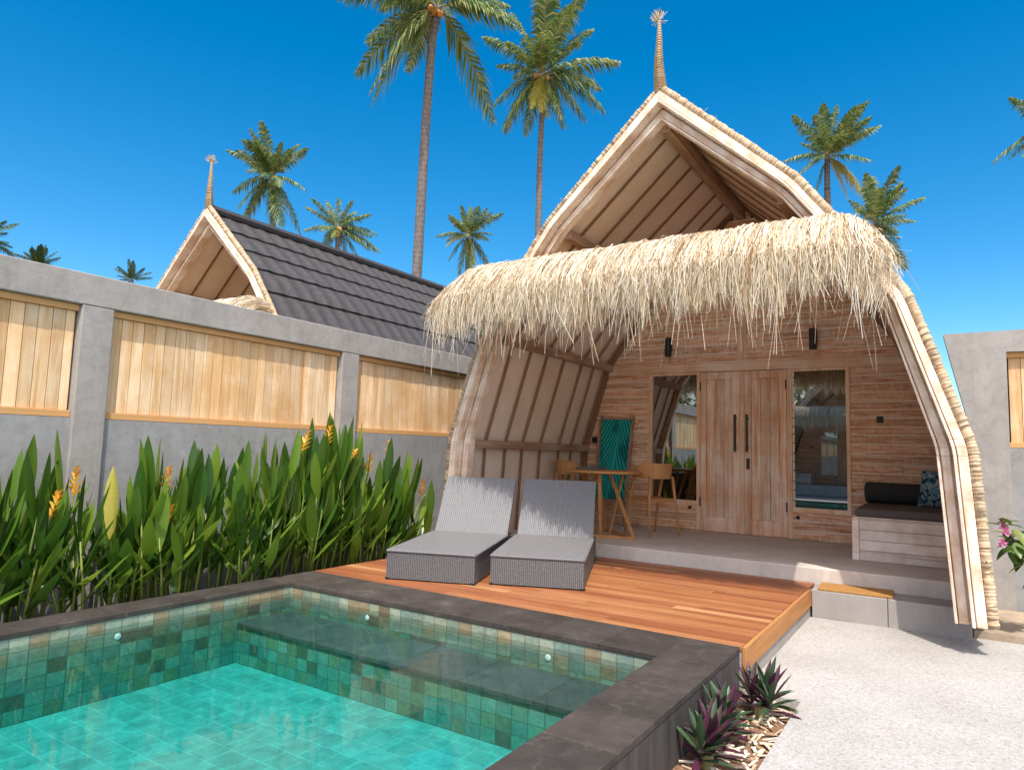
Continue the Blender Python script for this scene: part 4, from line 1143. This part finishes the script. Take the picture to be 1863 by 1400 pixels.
palm('palm_tree', 'full crowned palm whose trunk rises just left of the hut apex', 985, 135, 32, [(-105, 72), (-86, -50), (-70, -105), (-28, -100), (135, 8), (113, -70), (80, -85), (35, -95), (95, 88), (76, 130), (15, 155), (-52, 128), (-25, 70), (50, 40), (-80, 25)], [(986, 200), (982, 300), (980, 390)], .29, seed=5, droop=.36, nuts=4, yellow=[(-2, -80), (-18, -75)])
palm('palm_tree', 'bushy palm standing behind the ridge of the neighbouring tiled hut', 495, 322, 36, [(-77, 45), (-80, -22), (-48, -70), (-35, 82), (-8, 88), (42, 68), (70, 45), (66, -28), (46, -100), (6, -98), (20, 60), (-55, -95)], [(497, 420), (498, 500)], .30, seed=7, droop=.34)
palm('palm_tree', 'shorter palm with orange coconuts right of the bushy one', 614, 415, 40, [(-57, 38), (-54, -8), (-24, 54), (0, 56), (28, 50), (62, 22), (58, -38), (38, -58), (-38, -45), (15, -60), (70, -10)], [(614, 480), (615, 560)], .30, seed=9, droop=.3, nuts=9)
palm('palm_tree', 'small palm just above the left end of the straw awning', 850, 428, 42, [(-56, -2), (-34, -48), (-10, 52), (6, 55), (-30, 30), (36, 48), (64, 35), (40, -56), (10, -76), (-15, -80), (45, 5)], [(850, 500), (850, 560)], .28, seed=11, droop=.3, yellow=[(-38, -22), (18, -60)])
palm('palm_tree', 'palm with yellowing lower fronds behind the right roof slope', 1505, 285, 34, [(-68, 68), (-16, 88), (24, 98), (62, 92), (94, 55), (-78, -8), (-60, -38), (-25, -80), (40, 30), (-40, 30)], [(1505, 340), (1506, 400)], .30, seed=13, droop=.26, yellow=[(42, -58), (62, -80), (28, -80)])
palm('palm_tree', 'low palm poking out above the right end of the straw awning', 1590, 405, 30, [(12, 92), (-22, 85), (52, 76), (78, 40), (62, -2), (78, -78), (-45, 40), (-40, 0), (30, 60), (45, -30)], [(1590, 480), (1590, 560)], .30, seed=15, droop=.26)
palm('palm_tree', 'palm at the right edge of the picture, only its fronds showing', 1905, 235, 30, [(-66, 58), (-82, -52), (-62, -58), (-50, 10), (60, 40), (20, 90), (70, -40), (-20, 90)], [(1905, 400), (1905, 700)], .30, seed=17, droop=.34, extra=3)
palm('palm_tree', 'dark palm at the left edge of the picture above the fence', -35, 440, 30, [(40, 40), (48, 0), (44, -40), (30, 60), (10, 80), (-40, 50), (-60, 0)], [(-35, 540), (-35, 700)], .30, 'frond_far', seed=19, droop=.3)
palm('palm_tree', 'rounded palm top just above the fence near the left edge', 70, 485, 34, [(-45, 10), (-30, 25), (-12, 38), (5, 42), (22, 32), (36, 18), (45, -4), (-20, 34), (14, 38)], [(70, 560), (70, 700)], .28, 'frond_far', seed=21, droop=.28, extra=10)
palm('palm_tree', 'small sparse palm top above the fence left of the neighbouring hut', 240, 510, 44, [(-38, 24), (-30, 10), (-3, 38), (8, 34), (26, 22), (34, 6), (-20, -10)], [(240, 580), (240, 700)], .26, 'frond_far', seed=23, droop=.24, extra=2)

# ------------------------------------------------------------------ what the panes mirror: the plot behind the viewer
hut3 = dup(hut); hut3.location = (-3.2, -9.0, 0); hut3.rotation_euler.z = math.pi
tag(hut3, 'hut across the path, seen only as a reflection in the window panes', 'hut', 'arched huts')
def leafy(x, y, h, r, lab, seed):
    rr = random.Random(seed); c = empty('leafy_tree', (x, y, -.6)); tag(c, lab, 'tree', 'leafy trees mirrored in the panes')
    mb = MB(); mb.tube([(0, 0, 0), (.1, 0, h*.4), (0, .1, h*.8)], [.16, .12, .05], 8); mb.build('trunk', M['trunk'], c, smooth=True)
    mb = MB()
    for i in range(1600):
        d = Vector((rr.gauss(0, 1), rr.gauss(0, 1), rr.gauss(0, .8))).normalized()*r*rr.random()**.4
        p = Vector((0, 0, h*.75))+d; blade(mb, p, (rr.gauss(0, 1), rr.gauss(0, 1), rr.gauss(-.3, .6)), rr.uniform(.2, .35), .12, .2, .3, 3)
    mb.build('crown', M['tree_leaf'], c)
leafy(-7.6, -1.5, 4.6, 1.5, 'leafy tree mirrored in the left pane above the fence', 1)
leafy(-7.4, 1.2, 3.6, 1.0, 'smaller leafy tree mirrored in the left pane beside the larger one', 2)
leafy(-5.6, -14, 6.5, 2.6, 'broad leafy tree mirrored in the right pane behind the far hut', 3)

# ------------------------------------------------------------------ light, sky, camera
EL, AZ = rad(60), rad(34)
S = Vector((math.cos(EL)*math.sin(AZ), -math.cos(EL)*math.cos(AZ), math.sin(EL)))
ld = bpy.data.lights.new('sun', 'SUN'); ld.energy = 2.5; ld.angle = rad(.5); ld.color = (1, .94, .85)
lo = bpy.data.objects.new('sun', ld); COL.objects.link(lo); lo.rotation_euler = (-S).to_track_quat('-Z', 'Y').to_euler(); lo.location = (5, -8, 12)
w = bpy.data.worlds.new('World'); scene.world = w; w.use_nodes = True; nt = w.node_tree
bg = nt.nodes['Background']; sk = nt.nodes.new('ShaderNodeTexSky'); sk.sky_type = 'NISHITA'; sk.sun_disc = False; sk.sun_elevation = EL; sk.sun_rotation = math.pi-AZ
sk.air_density = 1.0; sk.dust_density = .2; sk.ozone_density = 3.0; sk.altitude = 0
hs = nt.nodes.new('ShaderNodeHueSaturation'); hs.inputs['Saturation'].default_value = 1.45; hs.inputs['Value'].default_value = .78; hs.inputs['Hue'].default_value = .493; nt.links.new(sk.outputs[0], hs.inputs['Color'])
sk2 = nt.nodes.new('ShaderNodeTexSky'); sk2.sky_type = 'NISHITA'; sk2.sun_disc = False; sk2.sun_elevation = EL; sk2.sun_rotation = math.pi-AZ; sk2.dust_density = 3.0; sk2.air_density = 1.0
tc = nt.nodes.new('ShaderNodeTexCoord'); dt = nt.nodes.new('ShaderNodeVectorMath'); dt.operation = 'DOT_PRODUCT'; nt.links.new(tc.outputs['Generated'], dt.inputs[0]); dt.inputs[1].default_value = (math.sin(AZ)*.9, -math.cos(AZ)*.9, .43)
mr = nt.nodes.new('ShaderNodeMapRange'); mr.interpolation_type = 'SMOOTHSTEP'; nt.links.new(dt.outputs['Value'], mr.inputs['Value']); mr.inputs['From Min'].default_value = -.05; mr.inputs['From Max'].default_value = .55
mxs = nt.nodes.new('ShaderNodeMix'); mxs.data_type = 'RGBA'; nt.links.new(mr.outputs['Result'], mxs.inputs[0]); nt.links.new(hs.outputs[0], mxs.inputs[6]); hz = nt.nodes.new('ShaderNodeHueSaturation'); hz.inputs['Value'].default_value = 1.2; nt.links.new(sk2.outputs[0], hz.inputs['Color']); nt.links.new(hz.outputs[0], mxs.inputs[7])
nt.links.new(mxs.outputs[2], bg.inputs['Color']); bg.inputs['Strength'].default_value = .125
cd = bpy.data.cameras.new('camera'); cam = bpy.data.objects.new('camera', cd); COL.objects.link(cam); scene.camera = cam
cd.sensor_fit = 'HORIZONTAL'; cd.sensor_width = 36; cd.lens = CF*36/1863; cd.clip_end = 2000; cd.clip_start = .05
m = Matrix((CR, CU, -CD)).transposed().to_4x4(); m.translation = CP; cam.matrix_world = m
vs = scene.view_settings; vs.view_transform = 'Standard'; vs.look = 'None'; vs.exposure = 1.0; vs.gamma = 1; vs.use_curve_mapping = False
scene.render.engine = 'CYCLES'; scene.cycles.max_bounces = 10; scene.cycles.diffuse_bounces = 8; scene.cycles.transparent_max_bounces = 16; scene.cycles.use_denoising = True
